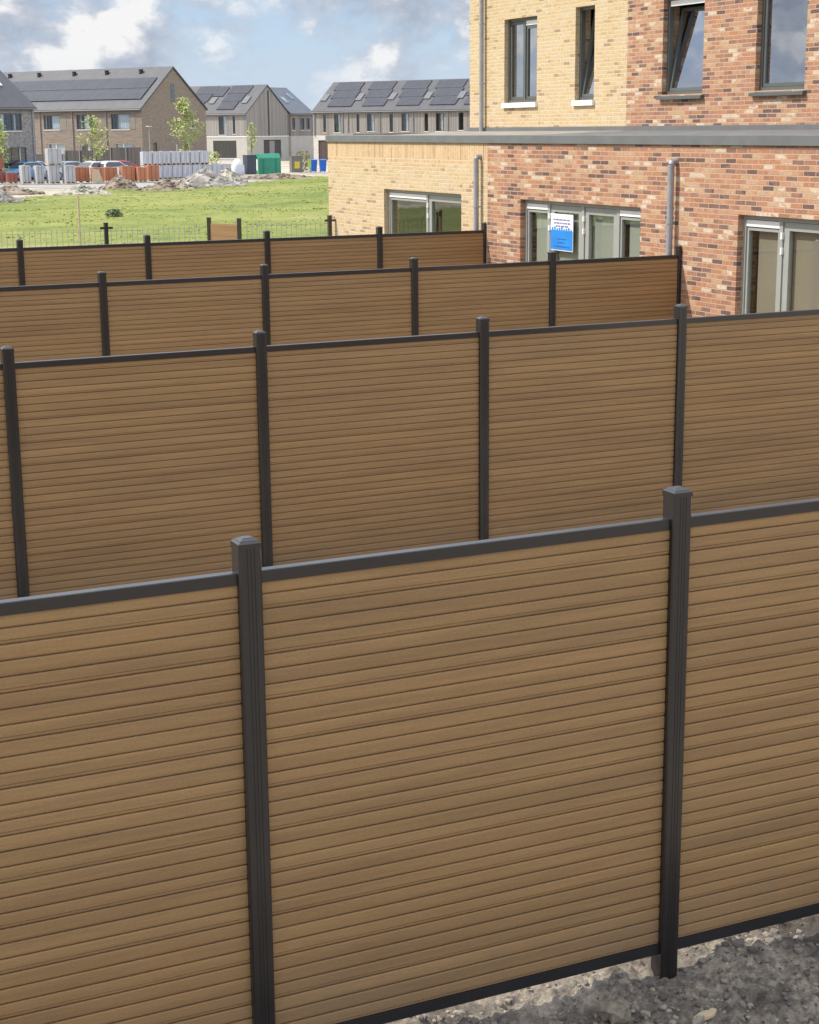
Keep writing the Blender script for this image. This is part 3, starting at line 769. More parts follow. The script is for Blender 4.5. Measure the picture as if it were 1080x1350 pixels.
for k, (a, b, c, d) in enumerate(rw): far_window(h3, F, a, b, c, d, M['frame_dark'], [a + (b - a) * .4] if b - a > .8 else [], [(a + (b - a) * .5, a + (b - a) * .8)] if b - a > .8 else [])
for k, (a, b, c, d) in enumerate(lw):
    mb = MB(); mb.mbox(F, a, b, c, d, .12, .16); o = mb.build('garage_door', plain('dark_brown_door', (.085, .06, .055), .6), h3)
    mb = MB()
    for i in range(5): mb.mbox(F, a + .25 + i * .62, a + .31 + i * .62, c, d, .08, .118)
    mb.build('door_rib', plain('brown_rib', (.16, .10, .085), .6), o)
for u in (-23.1, -18.7, -17.9, -13.05, -8.1, -3.1): vpipe(F, u, 2.5, 5.35, h3)
for (a, b, c, d) in ((-21.45, -17.75, -23.0, -18.45), (-16.1, -12.8, -17.65, -13.3), (-11.0, -7.6, -12.45, -8.1), (-6.1, -2.4, -7.55, -3.1), (-1.2, .1, -2.4, 0)):
    l0, r0, l1, r1 = a, b, c + .25, d + .25
    for k in range(3):
        v0 = .5 + k * 1.38; v1 = v0 + 1.34; sh = (l1 - l0) * (k / 2.0) * .42 * 0
        roof_slab(R, 'solar_panel', [(l0 - .45 * k, v0), (r0 - .28 * k, v0), (r0 - .28 * k, v1), (l0 - .45 * k, v1)], .05, .10, M['solar'], rf)
for u in (-22.75, -17.35, -12.4, -7.1, -2.3):
    roof_slab(R, 'skylight', [(u - .45, 1.5), (u + .4, 1.5), (u + .4, 2.6), (u - .45, 2.6)], .04, .11, M['zinc'], rf)

# timber house with the light gable, middle
h2 = thing('timber_house', 'grey timber house with pale ground floor and a steep gable, left of the blue roof', 'house', (74.985, 212.262, GR), RZ)
mw = [(-4.7, -3.4, 2.75, 5.2), (-2.3, -1.9, 2.85, 5.2), (-7.2, -6.9, 2.8, 5.2), (-5.8, -1.8, -.3, 2.0)]
gm = [(3.6, 7.5, -.5, 2.05)]
F, G, R, rf = house_shell(h2, 14, 9.3, 5.5, 9.1, M['timber_grey'], M['tiles'], mw, gm, M['render'], 2.5)
for a, b, c, d in mw[:3]: far_window(h2, F, a, b, c, d, M['frame_dark'], [(a + b) / 2] if b - a > 1 else [], [(a + .7, b - .15)] if b - a > 1 else [])
far_window(h2, F, *mw[3], M['frame_dark'], [-4.4, -3.1])
mb = MB(); mb.mbox(G, 3.6, 7.5, -.5, 2.05, .12, .16); o = mb.build('door', plain('dark_grey_door', (.07, .065, .07), .6), h2)
mb = MB(); mb.mbox(G, 5.0, 6.1, -.5, 1.9, .08, .118); mb.build('door_panel', plain('grey_door_panel', (.3, .29, .29), .6), o)
mb = MB(); mb.mbox(G, -.05, 9.3, 2.44, 2.56, -.06, -.003); mb.build('band', M['white'], h2)
mb = MB(); mb.mbox(F, -14, .05, 2.44, 2.56, -.06, -.003); mb.build('band', M['white'], h2)
mb = MB(); mb.mbox(G, 4.72, 4.95, 2.6, 8.5, -.05, -.004); mb.build('gable_strip', M['anthracite'], h2)
for (l, r) in ((-5.35, -2.45), (-11.0, -8.3)):
    for k in range(3):
        v0 = .42 + k * 1.36; roof_slab(R, 'solar_panel', [(l - .12 * k, v0), (r + .22 * k, v0), (r + .22 * k, v0 + 1.32), (l - .12 * k, v0 + 1.32)], .05, .10, M['solar'], rf)
for u in (-1.45, -7.1): roof_slab(R, 'skylight', [(u - .45, 1.45), (u + .45, 1.45), (u + .45, 2.55), (u - .45, 2.55)], .04, .11, M['zinc'], rf)
roof_slab(R, 'solar_panel', [(-7.9, 2.7), (-6.0, 2.7), (-6.0, 4.3), (-7.9, 4.3)], .05, .10, M['solar'], rf)

# blue grey roof between them
o4 = Vector((74.985, 212.262, 0)) + Vector((.532, -.847, 0)) * .3 + Vector((.847, .532, 0)) * 14.55
h4 = thing('blue_roof_house', 'small timber house with a blue grey roof, squeezed between two larger roofs', 'house', (o4.x, o4.y, GR), RZ2)
bw = [(-4.9, -4.2, 3.3, 4.9), (-3.0, -2.1, 3.3, 4.9), (-1.6, -.8, 3.3, 4.9)]
F, G, R, rf = house_shell(h4, 5.2, 9.2, 5.5, 8.9, M['timber'], M['tiles_blue'], bw, [], M['render'], 2.5)
for a, b, c, d in bw: far_window(h4, F, a, b, c, d, M['frame_dark'])
for u, v in ((-3.6, 2.2), (-1.4, 2.9)): roof_slab(R, 'skylight', [(u - .4, v - .5), (u + .4, v - .5), (u + .4, v + .5), (u - .4, v + .5)], .03, .09, M['far_glass'], rf)

# parking strip in front of the brown row
mb = MB(); mb.box(-60, 30, -34, -5.2, -.06, .015)
tag(mb.build('parking_lot', M['paving'], None, (45.87, 160.24, GR - .08), RZ), kind='structure')

# ------------------------------------------------------------------ garden fences before the brown row
def board_fence(name, u0, u1, v, top, label):
    r = thing(name, label, 'fence', (45.87, 160.24, GR), RZ, 'dark board fences before the brown row')
    mb = MB(); u = u0
    while u < u1 - .05:
        mb.box(u, u + .13, v - .012 - (.015 if int(u * 10) % 2 else 0), v + .012, .05, top - GR); u += .14
    mb.build('boards', M['fence_wood'], r)
    n = max(2, int((u1 - u0) / 1.9) + 1)
    for i in range(n):
        x = u0 + (u1 - u0) * i / (n - 1); mb = MB(); mb.box(x - .05, x + .05, v - .10, v - .0275, -.2, top - GR + .06); mb.build('post', M['timber_grey'], r)
board_fence('board_fence', -10.8, -5.6, -5.1, 1.25, 'dark board fence behind the pale blue and white cars')
board_fence('board_fence', -5.5, -1.7, -5, 1.6, 'lower dark board fence in front of the middle windows of the brown row')
board_fence('board_fence', -1.55, 4.4, -5, 1.88, 'taller dark board fence left of the street lamp')

# ------------------------------------------------------------------ trees
def tree(x, y, H, R0, label, leaf='leaf', n=1500, crown0=.22, seed=1, shape='cone', size=.115):
    rr = random.Random(seed); r = thing('young_tree', label, 'tree', (x, y, GR), 0, 'young trees along the street')
    mb = MB(); pts = [Vector((0, 0, -.2))]
    for i in range(1, 7): pts.append(Vector((rr.uniform(-.08, .08), rr.uniform(-.08, .08), H * .95 * i / 6)))
    for i in range(6): mb.tube(pts[i], pts[i + 1], .085 * (1 - i / 6.5), .085 * (1 - (i + 1) / 6.5), 7, False)
    limbs = []
    for k in range(22):
        t = crown0 + (1 - crown0) * (k + rr.random()) / 22 * .95; z = H * t; a = rr.random() * 6.28
        q = (t - crown0) / (1 - crown0)
        R = R0 * ((1 - q) ** .75 * (.35 + .65 * min(1, q * 5)) if shape == 'cone' else math.sqrt(max(.02, 1 - (2 * q - 1) ** 2))) * rr.uniform(.65, 1.1)
        p0 = Vector((0, 0, z)); p1 = p0 + Vector((cos(a) * R, sin(a) * R, R * rr.uniform(.5, 1.1)))
        limbs.append((p0, p1)); mb.tube(p0, p1, .022, .006, 5, False)
    mb.build('trunk', M['bark'], r)
    mb = MB()
    for i in range(n):
        p0, p1 = rr.choice(limbs); t = rr.uniform(.15, 1.08)
        c = p0 + (p1 - p0) * t + Vector((rr.gauss(0, .17), rr.gauss(0, .17), rr.gauss(0, .17)))
        d = Vector((rr.gauss(0, 1), rr.gauss(0, 1), rr.gauss(0, 1))).normalized(); e = d.orthogonal().normalized(); s = size * rr.uniform(.6, 1.4)
        mb.add([c - d * s, c + e * s * .55, c + d * s, c - e * s * .55], [(0, 1, 2, 3)])
    mb.build('crown', M[leaf], r)
def ground_at(px, dep): pass
tree(38.56, 151.3, 5.3, 1.95, 'slender pale green tree before the middle window of the brown row', seed=3, n=950, crown0=.18)
tree(46.14, 147.8, 6.9, 2.35, 'fuller pale green tree in front of the shaded brown gable', seed=5, n=1900, crown0=.16)
tree(28.4, 141.5, 5.0, 1.3, 'pale green tree cut by the left edge before the grey house', seed=8, n=800, crown0=.15)
tree(70.83, 198.7, 4.9, 1.0, 'thin small tree before the light timber gable', seed=9, n=420, crown0=.3)
def shrub(x, y, z, r, h, label, leaf, seed, n=260, size=.09, cat='shrub'):
    rr = random.Random(seed); o = thing('shrub', label, cat, (x, y, z))
    mb = MB()
    for k in range(8):
        a = rr.random() * 6.28; mb.tube((0, 0, -.05), (cos(a) * r * .6, sin(a) * r * .6, h * rr.uniform(.5, .9)), .012, .005, 5, False)
    mb.build('stem', M['bark'], o); mb = MB()
    for i in range(n):
        a = rr.random() * 6.28; q = math.sqrt(rr.random()); zz = h * rr.random()
        k = r * q * math.sqrt(max(.05, 1 - (zz / h * 1.0 - .35) ** 2 * 1.6)); c = Vector((cos(a) * k, sin(a) * k, zz))
        d = Vector((rr.gauss(0, 1), rr.gauss(0, 1), rr.gauss(0, 1))).normalized(); e = d.orthogonal().normalized(); s = size * rr.uniform(.6, 1.4)
        mb.add([c - d * s, c + e * s * .6, c + d * s, c - e * s * .6], [(0, 1, 2, 3)])
    mb.build('foliage', M[leaf], o)
shrub(20.85, 78.3, mz(20.85, 78.3), .42, .34, 'small dark shrub standing alone in the meadow', 'leaf_dark', 2, 320, .06)
shrub(59.6, 152.5, GR, .9, 1.9, 'reddish green shrub behind the grey cabinet and blue bins', 'leaf_red', 4, 420, .12)
shrub(50.5, 152.5, GR, .7, 2.0, 'pale green shrub by the dark window of the timber house', 'leaf', 6, 300, .12)

# ------------------------------------------------------------------ street lamps
def lamp(x, y, H, label):
    r = thing('street_lamp', label, 'lamp', (x, y, GR))
    mb = MB(); mb.tube((0, 0, -.2), (0, 0, 1.0), .075, .07, 10); mb.tube((0, 0, 1.0), (0, 0, H), .055, .04, 10); mb.build('pole', M['wire'], r)
    mb = MB(); mb.tube((0, 0, H), (0, 0, H + .10), .06, .30, 14); mb.tube((0, 0, H + .10), (0, 0, H + .16), .32, .26, 14); mb.build('lamp_head', M['wire'], r)
lamp(42.78, 147.2, 4.25, 'grey street lamp with a flat round head left of the shaded gable')
mb = MB(); mb.tube((0, 0, -.2), (0, 0, 2.7), .07, n=10); mb.tube((0, 0, 2.7), (0, 0, 2.76), .08, .03, n=10)
tag(mb.build('bollard_post', M['wire'], None, (45.0, 146.2, GR)), 'short plain grey post under the tree before the gable', 'post')

# ------------------------------------------------------------------ cars
def car(x, y, rot, paint, label, kind='hatch'):
    r = thing('parked_car', label, 'car', (x, y, GR), rot, 'cars parked before the brown row')
    # side outline, nose towards +x
    lowp = [(-2.05, .25), (-2.08, .55), (-2.0, .92), (-1.2, .98), (1.05, .95), (1.75, .84), (2.02, .68), (2.08, .42), (2.0, .22), (1.7, .2), (-1.7, .2)]
    cab = [(-1.95, .93), (-1.72, 1.28), (-1.25, 1.46), (-.3, 1.50), (.25, 1.42), (1.12, .94)]
    mb = MB()
    def loft(pts, w0, w1, zlo, zhi, ease):
        n = len(pts); S = []
        for s in (-1, 1):
            S.append([(px, s * (w0 + (w1 - w0) * max(0, min(1, (pz - zlo) / (zhi - zlo))) ** ease), pz) for px, pz in pts])
        A, B = S; mb.add(A + B, [tuple(range(n)), tuple(range(n, 2 * n))[::-1]] + [(i, (i + 1) % n, n + (i + 1) % n, n + i) for i in range(n)])
    loft(lowp, .86, .80, .55, .98, 1.5); loft(cab, .79, .56, .93, 1.5, 1.0)
    for sx in (-1.3, 1.3):
        pass
    mb.build('body', paint, r)
    def glass(name, pts): g = MB(); g.poly(pts); g.build(name, M['car_glass'], r)
    def P(px, pz, k=1.012):
        w = (.79 + (.56 - .79) * (pz - .93) / .57) * k; return px, w, pz
    a = P(1.06, .985); b = P(.30, 1.40); glass('windscreen', [(a[0] + .02, -a[1] * .92, a[2] + .02), (a[0] + .02, a[1] * .92, a[2] + .02), (b[0] + .02, b[1] * .92, b[2] + .02), (b[0] + .02, -b[1] * .92, b[2] + .02)])
    a = P(-1.93, .99); b = P(-1.73, 1.30); glass('rear_window', [(a[0] - .02, -a[1] * .9, a[2]), (a[0] - .02, a[1] * .9, a[2]), (b[0] - .02, b[1] * .9, b[2]), (b[0] - .02, -b[1] * .9, b[2])])
    for s in (-1, 1):
        pts = [P(-1.7, 1.0), P(.92, 1.0), P(.18, 1.38), P(-1.2, 1.41), P(-1.58, 1.27)]; glass('side_window', [(p[0], s * p[1], p[2]) for p in pts])
        for px in (-1.3, 1.3):
            w = MB(); w.tube((px, s * .66, .31), (px, s * .865, .31), .31, n=18); w = w.build('wheel', M['black'], r)
            w2 = MB(); w2.tube((px, s * .866, .31), (px, s * .872, .31), .2, n=14); w2.build('rim', M['wire'], w)
        g = MB(); g.box(1.93, 2.06, s * .55 - .16, s * .55 + .16, .60, .72); g.build('headlight', M['white'], r)
        g = MB(); g.box(-2.085, -1.98, s * .62 - .13, s * .62 + .13, .70, .92); g.build('tail_light', M['tail'], r)
        g = MB(); g.box(.70, .86, s * .82 - .09, s * .82 + .09, .98, 1.10); g.build('wing_mirror', paint, r)
    return r
def paint(name, c, rough=.25):
    t = NT(name); t.l(t.ramp(t.noise(t.coord(), 3, 2), [(.3, tuple(x * .95 for x in c)), (.7, c)]), t.b.inputs['Base Color'])
    t.b.inputs['Roughness'].default_value = rough; t.b.inputs['Coat Weight'].default_value = .42; return t.m
M['tail'] = plain('tail_light_red', (.55, .02, .03), .3)
t = NT('car_glass'); t.b.inputs['Base Color'].default_value = (.05, .06, .07, 1); t.b.inputs['Roughness'].default_value = .08; M['car_glass'] = t.m
pw, pb, pr, psl = paint('white_car', (.78, .79, .80)), paint('blue_car', (.16, .42, .72)), paint('red_car', (.62, .06, .10)), paint('silver_car', (.55, .60, .66))
A = RZ + radians(90)
car(30.9, 145.4, A + pi, pb, 'light blue car behind the grey block pallets at the left')
car(32.8, 148.9, A, pw, 'white car mostly hidden, left of the upper grey block')
car(34.2, 144.6, A + pi, psl, 'silver car partly hidden right of the upper grey block')
car(35.9, 141.9, A + pi, pw, 'white car with a clear domed roof behind the orange pallets')
car(38.1, 142.6, A, pw, 'white car behind the orange pallets, next to the red one')
car(39.3, 144.0, A, pr, 'red car next to the white wrapped pallets')

# ------------------------------------------------------------------ building materials on pallets
M['orange'] = grid_mat('orange_bricks', (.50, .20, .10), (.36, .16, .09), .21, .07, .012, .8, ('X', 'Z'))
M['dark_red'] = grid_mat('dark_red_bricks', (.36, .11, .085), (.25, .085, .07), .21, .07, .012, .8, ('X', 'Z'))
M['block'] = grid_mat('grey_blocks', (.46, .455, .46), (.38, .375, .38), .45, .25, .015, .85, ('X', 'Z'))
t = NT('wrapped_film'); co = t.coord()
f = t.noise(t.scale(co, (14, 14, .9)), 1, 3); c = t.ramp(f, [(.3, (.36, .36, .40)), (.5, (.50, .50, .545)), (.75, (.66, .66, .70))])
t.l(c, t.b.inputs['Base Color']); t.b.inputs['Roughness'].default_value = .28; t.l(t.bump(f, .04), t.b.inputs['Normal']); M['film'] = t.m
def pallet(x, y, w, d, h, mat, label, cat, group, z=GR, name='brick_pallet', rot=0, wood=True):
    """(x, y) is the near left corner, the load aligned with the garden fences"""
    r = thing(name, label, cat, (x, y, z), radians(rot), group)
    z0 = .14 if wood else .0
    if wood:
        mb = MB()
        for k in range(3): mb.box(k * (w - .1) / 2, k * (w - .1) / 2 + .1, 0, d, .0, .11)
        for k in range(6): mb.box(0, w, k * (d - .1) / 5, k * (d - .1) / 5 + .1, .1105, .135)
        mb.build('pallet', M['raw_wood'], r)
    mb = MB(); c = .03
    mb.prism([(c, 0), (w - c, 0), (w, c), (w, d - c), (w - c, d), (c, d), (0, d - c), (0, c)], z0, h, 'z')
    # slightly uneven top
    mb.box(w * .08, w * .6, d * .1, d * .9, h + .0005, h + .025)
    mb.build('load', mat, r)
    mb = MB()
    for q in (.3, .7): mb.box(w * q - .012, w * q + .012, -.006, -.001, z0, h - .02)
    mb.build('strap', M['black'] if mat is not M['film'] else M['white'], r)
    return r
G_B, G_O, G_F = 'grey block pallets in a row', 'orange brick pallets in a row', 'stacked pallets in pale film'
pallet(26.2, 135.2, 1.0, 1.0, 1.0, M['dark_red'], 'dark red brick pallet at the left edge, under another', 'pallet', 'dark red pallets')
pallet(26.2, 135.2, 1.0, 1.0, .95, M['dark_red'], 'dark red brick pallet at the left edge, on top of its twin', 'pallet', 'dark red pallets', GR + 1.03)
pallet(27.25, 134.3, .85, 1.0, .82, M['dark_red'], 'low dark red brick pallet beside the first grey blocks', 'pallet', 'dark red pallets')
pallet(28.25, 133.3, .72, 1.1, 1.38, M['block'], 'first grey block pallet, right of the low dark red one', 'pallet', G_B)
pallet(29.2, 132.5, .62, 1.1, 1.36, M['block'], 'second grey block pallet, left of the one with the upper block', 'pallet', G_B)
pallet(30.05, 131.8, .85, 1.1, 1.36, M['block'], 'third grey block pallet, directly below the raised block', 'pallet', G_B)
pallet(31.15, 131.0, .80, 1.1, 1.40, M['block'], 'last grey block pallet, touching the orange pallets', 'pallet', G_B)
pallet(30.05, 131.9, 1.1, 1.0, 1.25, M['block'], 'grey block pallet raised on top of the row', 'pallet', G_B, GR + 1.43)
ox = [(32.3, 132.5, 1.15, 'leftmost orange pallet, against the last grey blocks'), (33.5, 131.4, .85, 'second orange pallet, with pale boards leaning on it'), (34.7, 132.4, 1.0, 'third orange pallet, in the middle before the white car'),
      (35.9, 131.6, 1.05, 'fourth orange pallet, before the red car'), (37.0, 131.0, .75, 'fifth orange pallet, narrow and shaded'), (38.15, 132.0, .9, 'last orange pallet, touching the film wrapped stack')]
for k, (x, y, w, lb) in enumerate(ox): pallet(x, y, w, 1.0, [1.2, 1.17, 1.15, 1.24, 1.14, 1.26][k], M['orange'], lb, 'pallet', G_O)
mb = MB(); mb.prism([(0, 0), (.9, 0), (.55, 1.0), (.12, 1.05)], 0, .04, 'y')
tag(mb.build('leaning_board', M['raw_wood'], None, (33.3, 131.15, GR + .05)), 'pale board leaning against the second orange pallet', 'board')
low = ['first', 'second', 'third', 'fourth', 'fifth', 'sixth', 'seventh']
n = 0
for k in range(7):
    x = 40.9 + k * .92; y = 137.3 + k * .12
    pallet(x, y, .86, 1.0, 1.14, M['film'], 'lower film wrapped pallet, %s from the orange pallets' % low[k], 'pallet', G_F)
for k in range(7):
    x = 39.15 + k * .86 ; y = 136.6 + k * .06
    if k < 2: pallet(x, y + .3, .8, .9, 1.12, M['film'], 'film wrapped pallet carrying another behind the orange ones, %s from the left' % low[k], 'pallet', G_F)
    pallet(x + (.0 if k < 2 else .06), y + (.3 if k < 2 else .75), .8, .9, 1.10, M['film'], 'upper film wrapped pallet, %s from the left' % low[k], 'pallet', G_F, GR + 1.17)

# ------------------------------------------------------------------ containers, bins and bags
gc = thing('recycling_container', 'green metal container with a white panel on its sunlit end', 'container', (52.3, 145.0, GR))
mb = MB(); mb.prism([(0, 0), (1.5, 0), (1.5, 1.45), (1.15, 1.85), (.35, 1.85), (0, 1.45)], 0, 2.15, 'x'); mb.build('body', plain('green_paint', (.035, .26, .17), .4, 0, .15, 3), gc)
mb = MB(); mb.box(-.03, -.004, .28, 1.05, .35, 1.35); mb.build('end_panel', M['white'], gc)
mb = MB(); mb.box(-.05, -.032, .45, .9, 1.45, 1.62); mb.build('slot', M['black'], gc)
mb = MB(); mb.box(.4, .52, -.03, -.002, 0, 1.4); mb.box(1.6, 1.72, -.03, -.002, 0, 1.4); mb.build('rib', plain('dark_green_paint', (.025, .19, .13), .45), gc)
dc = thing('site_cupboard', 'dark blue grey cupboard left of the green container', 'cupboard', (50.75, 143.7, GR))
mb = MB(); mb.box(0, .85, 0, 1.2, .06, 1.72); mb.box(-.03, .88, -.03, 1.23, 1.7205, 1.77); mb.build('body', plain('dark_blue_grey', (.045, .06, .085), .5), dc)
mb = MB(); mb.box(.06, .41, -.02, -.002, .14, 1.64); mb.box(.44, .79, -.02, -.002, .14, 1.64); mb.build('door', plain('dark_blue_grey_door', (.055, .07, .095), .5), dc)
gk = thing('utility_cabinet', 'grey cabinet with a square yellow sign between the green container and blue bins', 'cabinet', (56.5, 147.6, GR))
mb = MB(); mb.box(0, 1.1, 0, .6, .05, 1.5); mb.box(-.04, 1.14, -.04, .64, 1.5005, 1.56); mb.build('body', plain('cabinet_grey', (.17, .16, .155), .6), gk)
mb = MB(); mb.box(.28, .80, -.012, -.002, .42, 1.06); mb.build('yellow_sign', plain('sign_yellow', (.66, .47, .07), .5), gk)
mb = MB(); mb.tube((0, 0, 0), (0, 0, 1.3), .04, n=8); mb.box(-.16, .16, -.03, .03, .5, 1.3)
tag(mb.build('marker_board', plain('lime_marker', (.35, .5, .12), .5), None, (57.9, 146.6, GR)), 'narrow lime green marker beside the blue bins', 'marker')
def wheelie(x, y, label):
    r = thing('wheelie_bin', label, 'bin', (x, y, GR), radians(-12), 'blue wheelie bins')
    mb = MB(); b = [(.05, .05), (.55, .05), (.55, .60), (.05, .60)]; tp = [(0, 0), (.62, 0), (.62, .68), (0, .68)]
    mb.add([(p[0], p[1], .08) for p in b] + [(p[0], p[1], 1.1) for p in tp], [(3, 2, 1, 0), (0, 1, 5, 4), (1, 2, 6, 5), (2, 3, 7, 6), (3, 0, 4, 7), (4, 5, 6, 7)])
    m = plain('bin_blue', (.015, .13, .55), .4); mb.build('body', m, r)
    mb = MB(); mb.prism([(-.03, 1.102), (.72, 1.102), (.72, 1.16), (.3, 1.2), (-.03, 1.14)], -.02, .64, 'x'); mb.build('lid', m, r)
    for s in (.06, .50):
        mb = MB(); mb.tube((s, .62, .1), (s + .06, .62, .1), .1, n=12); mb.build('wheel', M['black'], r)
wheelie(58.95, 148.9, 'blue wheelie bin beside the lime green marker')
wheelie(59.62, 148.2, 'blue wheelie bin nearest the yellow brick corner')
bg = thing('bulk_bag', 'bulging white bulk bag left of the dark cupboard', 'bag', (49.9, 143.9, GR))
mb = MB(); rings = [(.40, 0), (.50, .1), (.52, .5), (.50, .85), (.46, .95)]
for rr_, zz in rings:
    for i in range(16):
        a = 2 * pi * i / 16; q = 1 / max(abs(cos(a)), abs(sin(a))) ** .7; mb.v.append((rr_ * q * cos(a) * (1 + .03 * sin(5 * a + zz * 7)), rr_ * q * sin(a), zz))
for k in range(len(rings) - 1):
    for i in range(16): mb.f.append((k * 16 + i, k * 16 + (i + 1) % 16, k * 16 + 16 + (i + 1) % 16, k * 16 + 16 + i)); mb.sm.append(True)
mb.build('body', plain('bag_fabric', (.62, .62, .68), .85, 0, .12, 4), bg)
mb = MB()
vs = [];N = 10
for j in range(5):
    for i in range(N): a = 2 * pi * i / N; r_ = .46 * cos(j / 4.6 * pi / 2); vs.append((r_ * cos(a), r_ * sin(a), .95 + .5 * sin(j / 4.6 * pi / 2) * (1 + .1 * sin(3 * a))))
mb.add(vs, [(j * N + i, j * N + (i + 1) % N, (j + 1) * N + (i + 1) % N, (j + 1) * N + i) for j in range(4) for i in range(N)] + [tuple(range(4 * N, 5 * N))], True)
mb.build('contents', M['white'], bg)

# ------------------------------------------------------------------ heaps
def heap(x, y, rx, ry, h, mat, label, seed, rot=-25, peak=1.0, name='soil_heap'):
    mb = MB(); NR, NA = 16, 44; vs = [(0, 0, h)]
    for j in range(1, NR + 1):
        q = j / NR
        for i in range(NA):
            a = 2 * pi * i / NA; k = 1 + .22 * fbm(cos(a) * 1.3, sin(a) * 1.3, seed, 3)
            px, py = rx * q * k * cos(a), ry * q * k * sin(a)
            z = h * (1 - q ** peak) ** 1.15 + .12 * h * fbm(px * 1.6, py * 1.6, seed + 3, 4) * (1 - q * .6) + .06 * fbm(px * 5, py * 5, seed, 3)
            vs.append((px, py, z if j < NR else -.25))
    fs = [(0, 1 + i, 1 + (i + 1) % NA) for i in range(NA)]
    for j in range(NR - 1): fs += [(1 + j * NA + i, 1 + j * NA + (i + 1) % NA, 1 + (j + 1) * NA + (i + 1) % NA, 1 + (j + 1) * NA + i) for i in range(NA)]
    mb.add(vs, [f[::-1] for f in fs])
    rr = random.Random(seed)
    for i in range(90):
        a = rr.random() * 6.28; q = math.sqrt(rr.random()) * .95; z = h * (1 - q ** peak) ** 1.15
        rock(mb, rx * q * cos(a), ry * q * sin(a), z, rr.uniform(.04, .16), seed * 1000 + i)
    tag(mb.build(name, mat, None, (x, y, GR - .04), radians(rot)), label, 'heap', 'heaps along the meadow')
heap(17.9, 98.9, 3.0, 2.2, 1.75, M['heap_grey'], 'large grey rubble heap at the left edge of the meadow', 2)
heap(23.2, 113.5, 2.2, 1.4, .55, M['heap_brown'], 'low brown heap right of the large rubble heap', 11)
heap(27.0, 109.2, 1.9, 1.5, .72, M['heap_pale'], 'pale greenish gravel heap before the orange pallets', 4, name='gravel_heap')
heap(31.3, 115.8, 1.6, 1.4, 1.1, M['heap_brown'], 'pointed brown earth heap before the orange pallets', 5)
heap(33.9, 112.4, 2.6, 1.5, .72, M['heap_brown'], 'flat wide brown heap before the film wrapped pallets', 6)
heap(38.3, 117.6, 3.3, 1.9, 1.32, M['heap_grey'], 'long dark rubble heap below the film wrapped pallets', 7, name='rubble_heap')
heap(43.2, 127.0, 1.5, 1.2, 1.2, M['heap_pale'], 'steep pale sand heap left of the green container', 8, name='sand_heap')
heap(49.5, 133.0, 4.0, 1.2, .45, M['heap_brown'], 'low dark ridge of earth below the green container', 9, -20)

# ------------------------------------------------------------------ light, sky, camera
AZ = (-.90, .436); EL = radians(49)      # horizontal direction towards the sun, elevation
sd = Vector((AZ[0] * cos(EL), AZ[1] * cos(EL), sin(EL))).normalized()
sun = bpy.data.lights.new('sun', 'SUN'); sun.energy = 3.6; sun.angle = radians(.5); sun.color = (1, .93, .83)
so = bpy.data.objects.new('sun', sun); COL.objects.link(so); so.rotation_euler = (-sd).to_track_quat('-Z', 'Y').to_euler(); so.location = (-20, 10, 30)

w = bpy.data.worlds.new('World'); scene.world = w; w.use_nodes = True
nt = w.node_tree; nt.nodes.clear()
def N(typ, **kw):
    nd = nt.nodes.new(typ)
    for k, v in kw.items():
        if k[0] == '_': setattr(nd, k[1:], v)
        else:
            inp = nd.inputs[int(k[1:])] if k[0] == 'i' and k[1:].isdigit() else nd.inputs[k.replace('__', ' ')]
            if hasattr(v, 'is_output'): nt.links.new(v, inp)
            else: inp.default_value = v
    return nd
def mth(op, a, b=0.0): return N('ShaderNodeMath', _operation=op, i0=a, i1=b).outputs[0]
sky = N('ShaderNodeTexSky', _sky_type='NISHITA'); sky.sun_disc = False; sky.sun_elevation = EL
sky.sun_rotation = math.atan2(AZ[0], AZ[1]); sky.air_density = 1.0; sky.dust_density = .4; sky.ozone_density = 1.2
skys = N('ShaderNodeVectorMath', _operation='SCALE', i0=sky.outputs[0]); skys.inputs['Scale'].default_value = .11
skyc = N('ShaderNodeMix', _data_type='RGBA'); skyc.inputs[0].default_value = .6; nt.links.new(skys.outputs[0], skyc.inputs[6]); skyc.inputs[7].default_value = (.25, .37, .60, 1)
skyc.outputs[0].hide = False; skyo = skyc.outputs[2]
tc = N('ShaderNodeTexCoord').outputs['Generated']
mp = N('ShaderNodeMapping', Vector=tc, Scale=(1, 1, 1.6), Location=(.37, .12, .0)).outputs[0]
warp = N('ShaderNodeTexNoise', Vector=mp, Scale=8.0, Detail=3.0)
wv = N('ShaderNodeVectorMath', _operation='MULTIPLY_ADD', i0=warp.outputs['Color'], i1=(.035, .035, .035), i2=mp).outputs[0]
n1 = N('ShaderNodeTexNoise', Vector=wv, Scale=17.0, Detail=8.0, Roughness=.58).outputs['Fac']
n2 = N('ShaderNodeTexNoise', Vector=wv, Scale=3.2, Detail=3.0, Roughness=.5).outputs['Fac']
sh = N('ShaderNodeVectorMath', _operation='ADD', i0=wv, i1=(-.012, .004, .020)).outputs[0]
n3 = N('ShaderNodeTexNoise', Vector=sh, Scale=17.0, Detail=5.0, Roughness=.55).outputs['Fac']
dens = mth('ADD', mth('MULTIPLY', n1, .62), mth('MULTIPLY', n2, .45))
mask = N('ShaderNodeMapRange', Value=dens, _interpolation_type='SMOOTHSTEP'); mask.inputs[1].default_value = .42; mask.inputs[2].default_value = .57
light = N('ShaderNodeMapRange', Value=mth('SUBTRACT', n1, n3)); light.inputs[1].default_value = -.10; light.inputs[2].default_value = .10
cl = N('ShaderNodeValToRGB', Fac=light.outputs[0])
cl.color_ramp.elements[0].color = (.46, .52, .63, 1); cl.color_ramp.elements[1].color = (1.02, 1.02, 1.02, 1)
e = cl.color_ramp.elements.new(.5); e.color = (.62, .67, .765, 1)
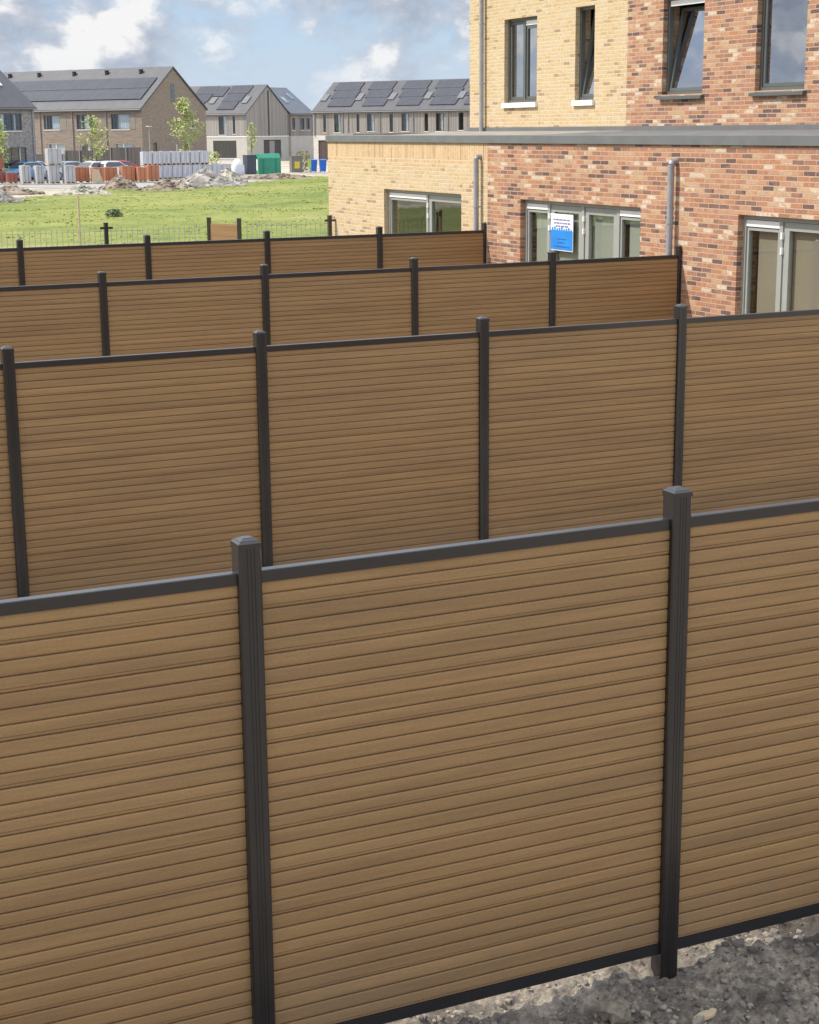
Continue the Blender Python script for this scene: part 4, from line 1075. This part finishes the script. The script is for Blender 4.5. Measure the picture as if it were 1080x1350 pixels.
# pale air towards the horizon
sz = N('ShaderNodeSeparateXYZ', Vector=tc).outputs['Z']
hz = N('ShaderNodeMapRange', Value=sz, _interpolation_type='SMOOTHSTEP'); hz.inputs[1].default_value = .0; hz.inputs[2].default_value = .05; hz.inputs[3].default_value = .55; hz.inputs[4].default_value = .0
zen = N('ShaderNodeMapRange', Value=sz, _interpolation_type='SMOOTHSTEP'); zen.inputs[1].default_value = .09; zen.inputs[2].default_value = .45; zen.inputs[3].default_value = .64; zen.inputs[4].default_value = 1.55
clb = N('ShaderNodeVectorMath', _operation='SCALE', i0=cl.outputs[0]); nt.links.new(zen.outputs[0], clb.inputs['Scale'])
m1 = N('ShaderNodeMix', _data_type='RGBA'); nt.links.new(mask.outputs[0], m1.inputs[0]); nt.links.new(skyo, m1.inputs[6]); nt.links.new(clb.outputs[0], m1.inputs[7])
m2 = N('ShaderNodeMix', _data_type='RGBA'); nt.links.new(hz.outputs[0], m2.inputs[0]); nt.links.new(m1.outputs[2], m2.inputs[6]); m2.inputs[7].default_value = (.42, .495, .61, 1)
bgk = N('ShaderNodeBackground', Color=m2.outputs[2], Strength=1.0)
nt.links.new(bgk.outputs[0], N('ShaderNodeOutputWorld').inputs[0])

cam = bpy.data.cameras.new('camera'); co = bpy.data.objects.new('camera', cam); COL.objects.link(co)
pitch, yaw, roll = .229029733, .433561571, -.00940791609
Fv = Vector((sin(yaw) * cos(pitch), cos(yaw) * cos(pitch), -sin(pitch))); R0 = Vector((cos(yaw), -sin(yaw), 0)); U0 = R0.cross(Fv)
Rv = cos(roll) * R0 + sin(roll) * U0; Uv = -sin(roll) * R0 + cos(roll) * U0
co.matrix_world = Matrix(((Rv.x, Uv.x, -Fv.x, 0), (Rv.y, Uv.y, -Fv.y, 0), (Rv.z, Uv.z, -Fv.z, 3.40), (0, 0, 0, 1)))
cam.sensor_fit = 'HORIZONTAL'; cam.sensor_width = 36; cam.lens = 2171.02 * 36 / 1080
cam.clip_start = .1; cam.clip_end = 8000
scene.camera = co
scene.render.resolution_x = 819; scene.render.resolution_y = 1024
vs_ = scene.view_settings; vs_.view_transform = 'Standard'; vs_.look = 'None'; vs_.exposure = .50; vs_.gamma = 1
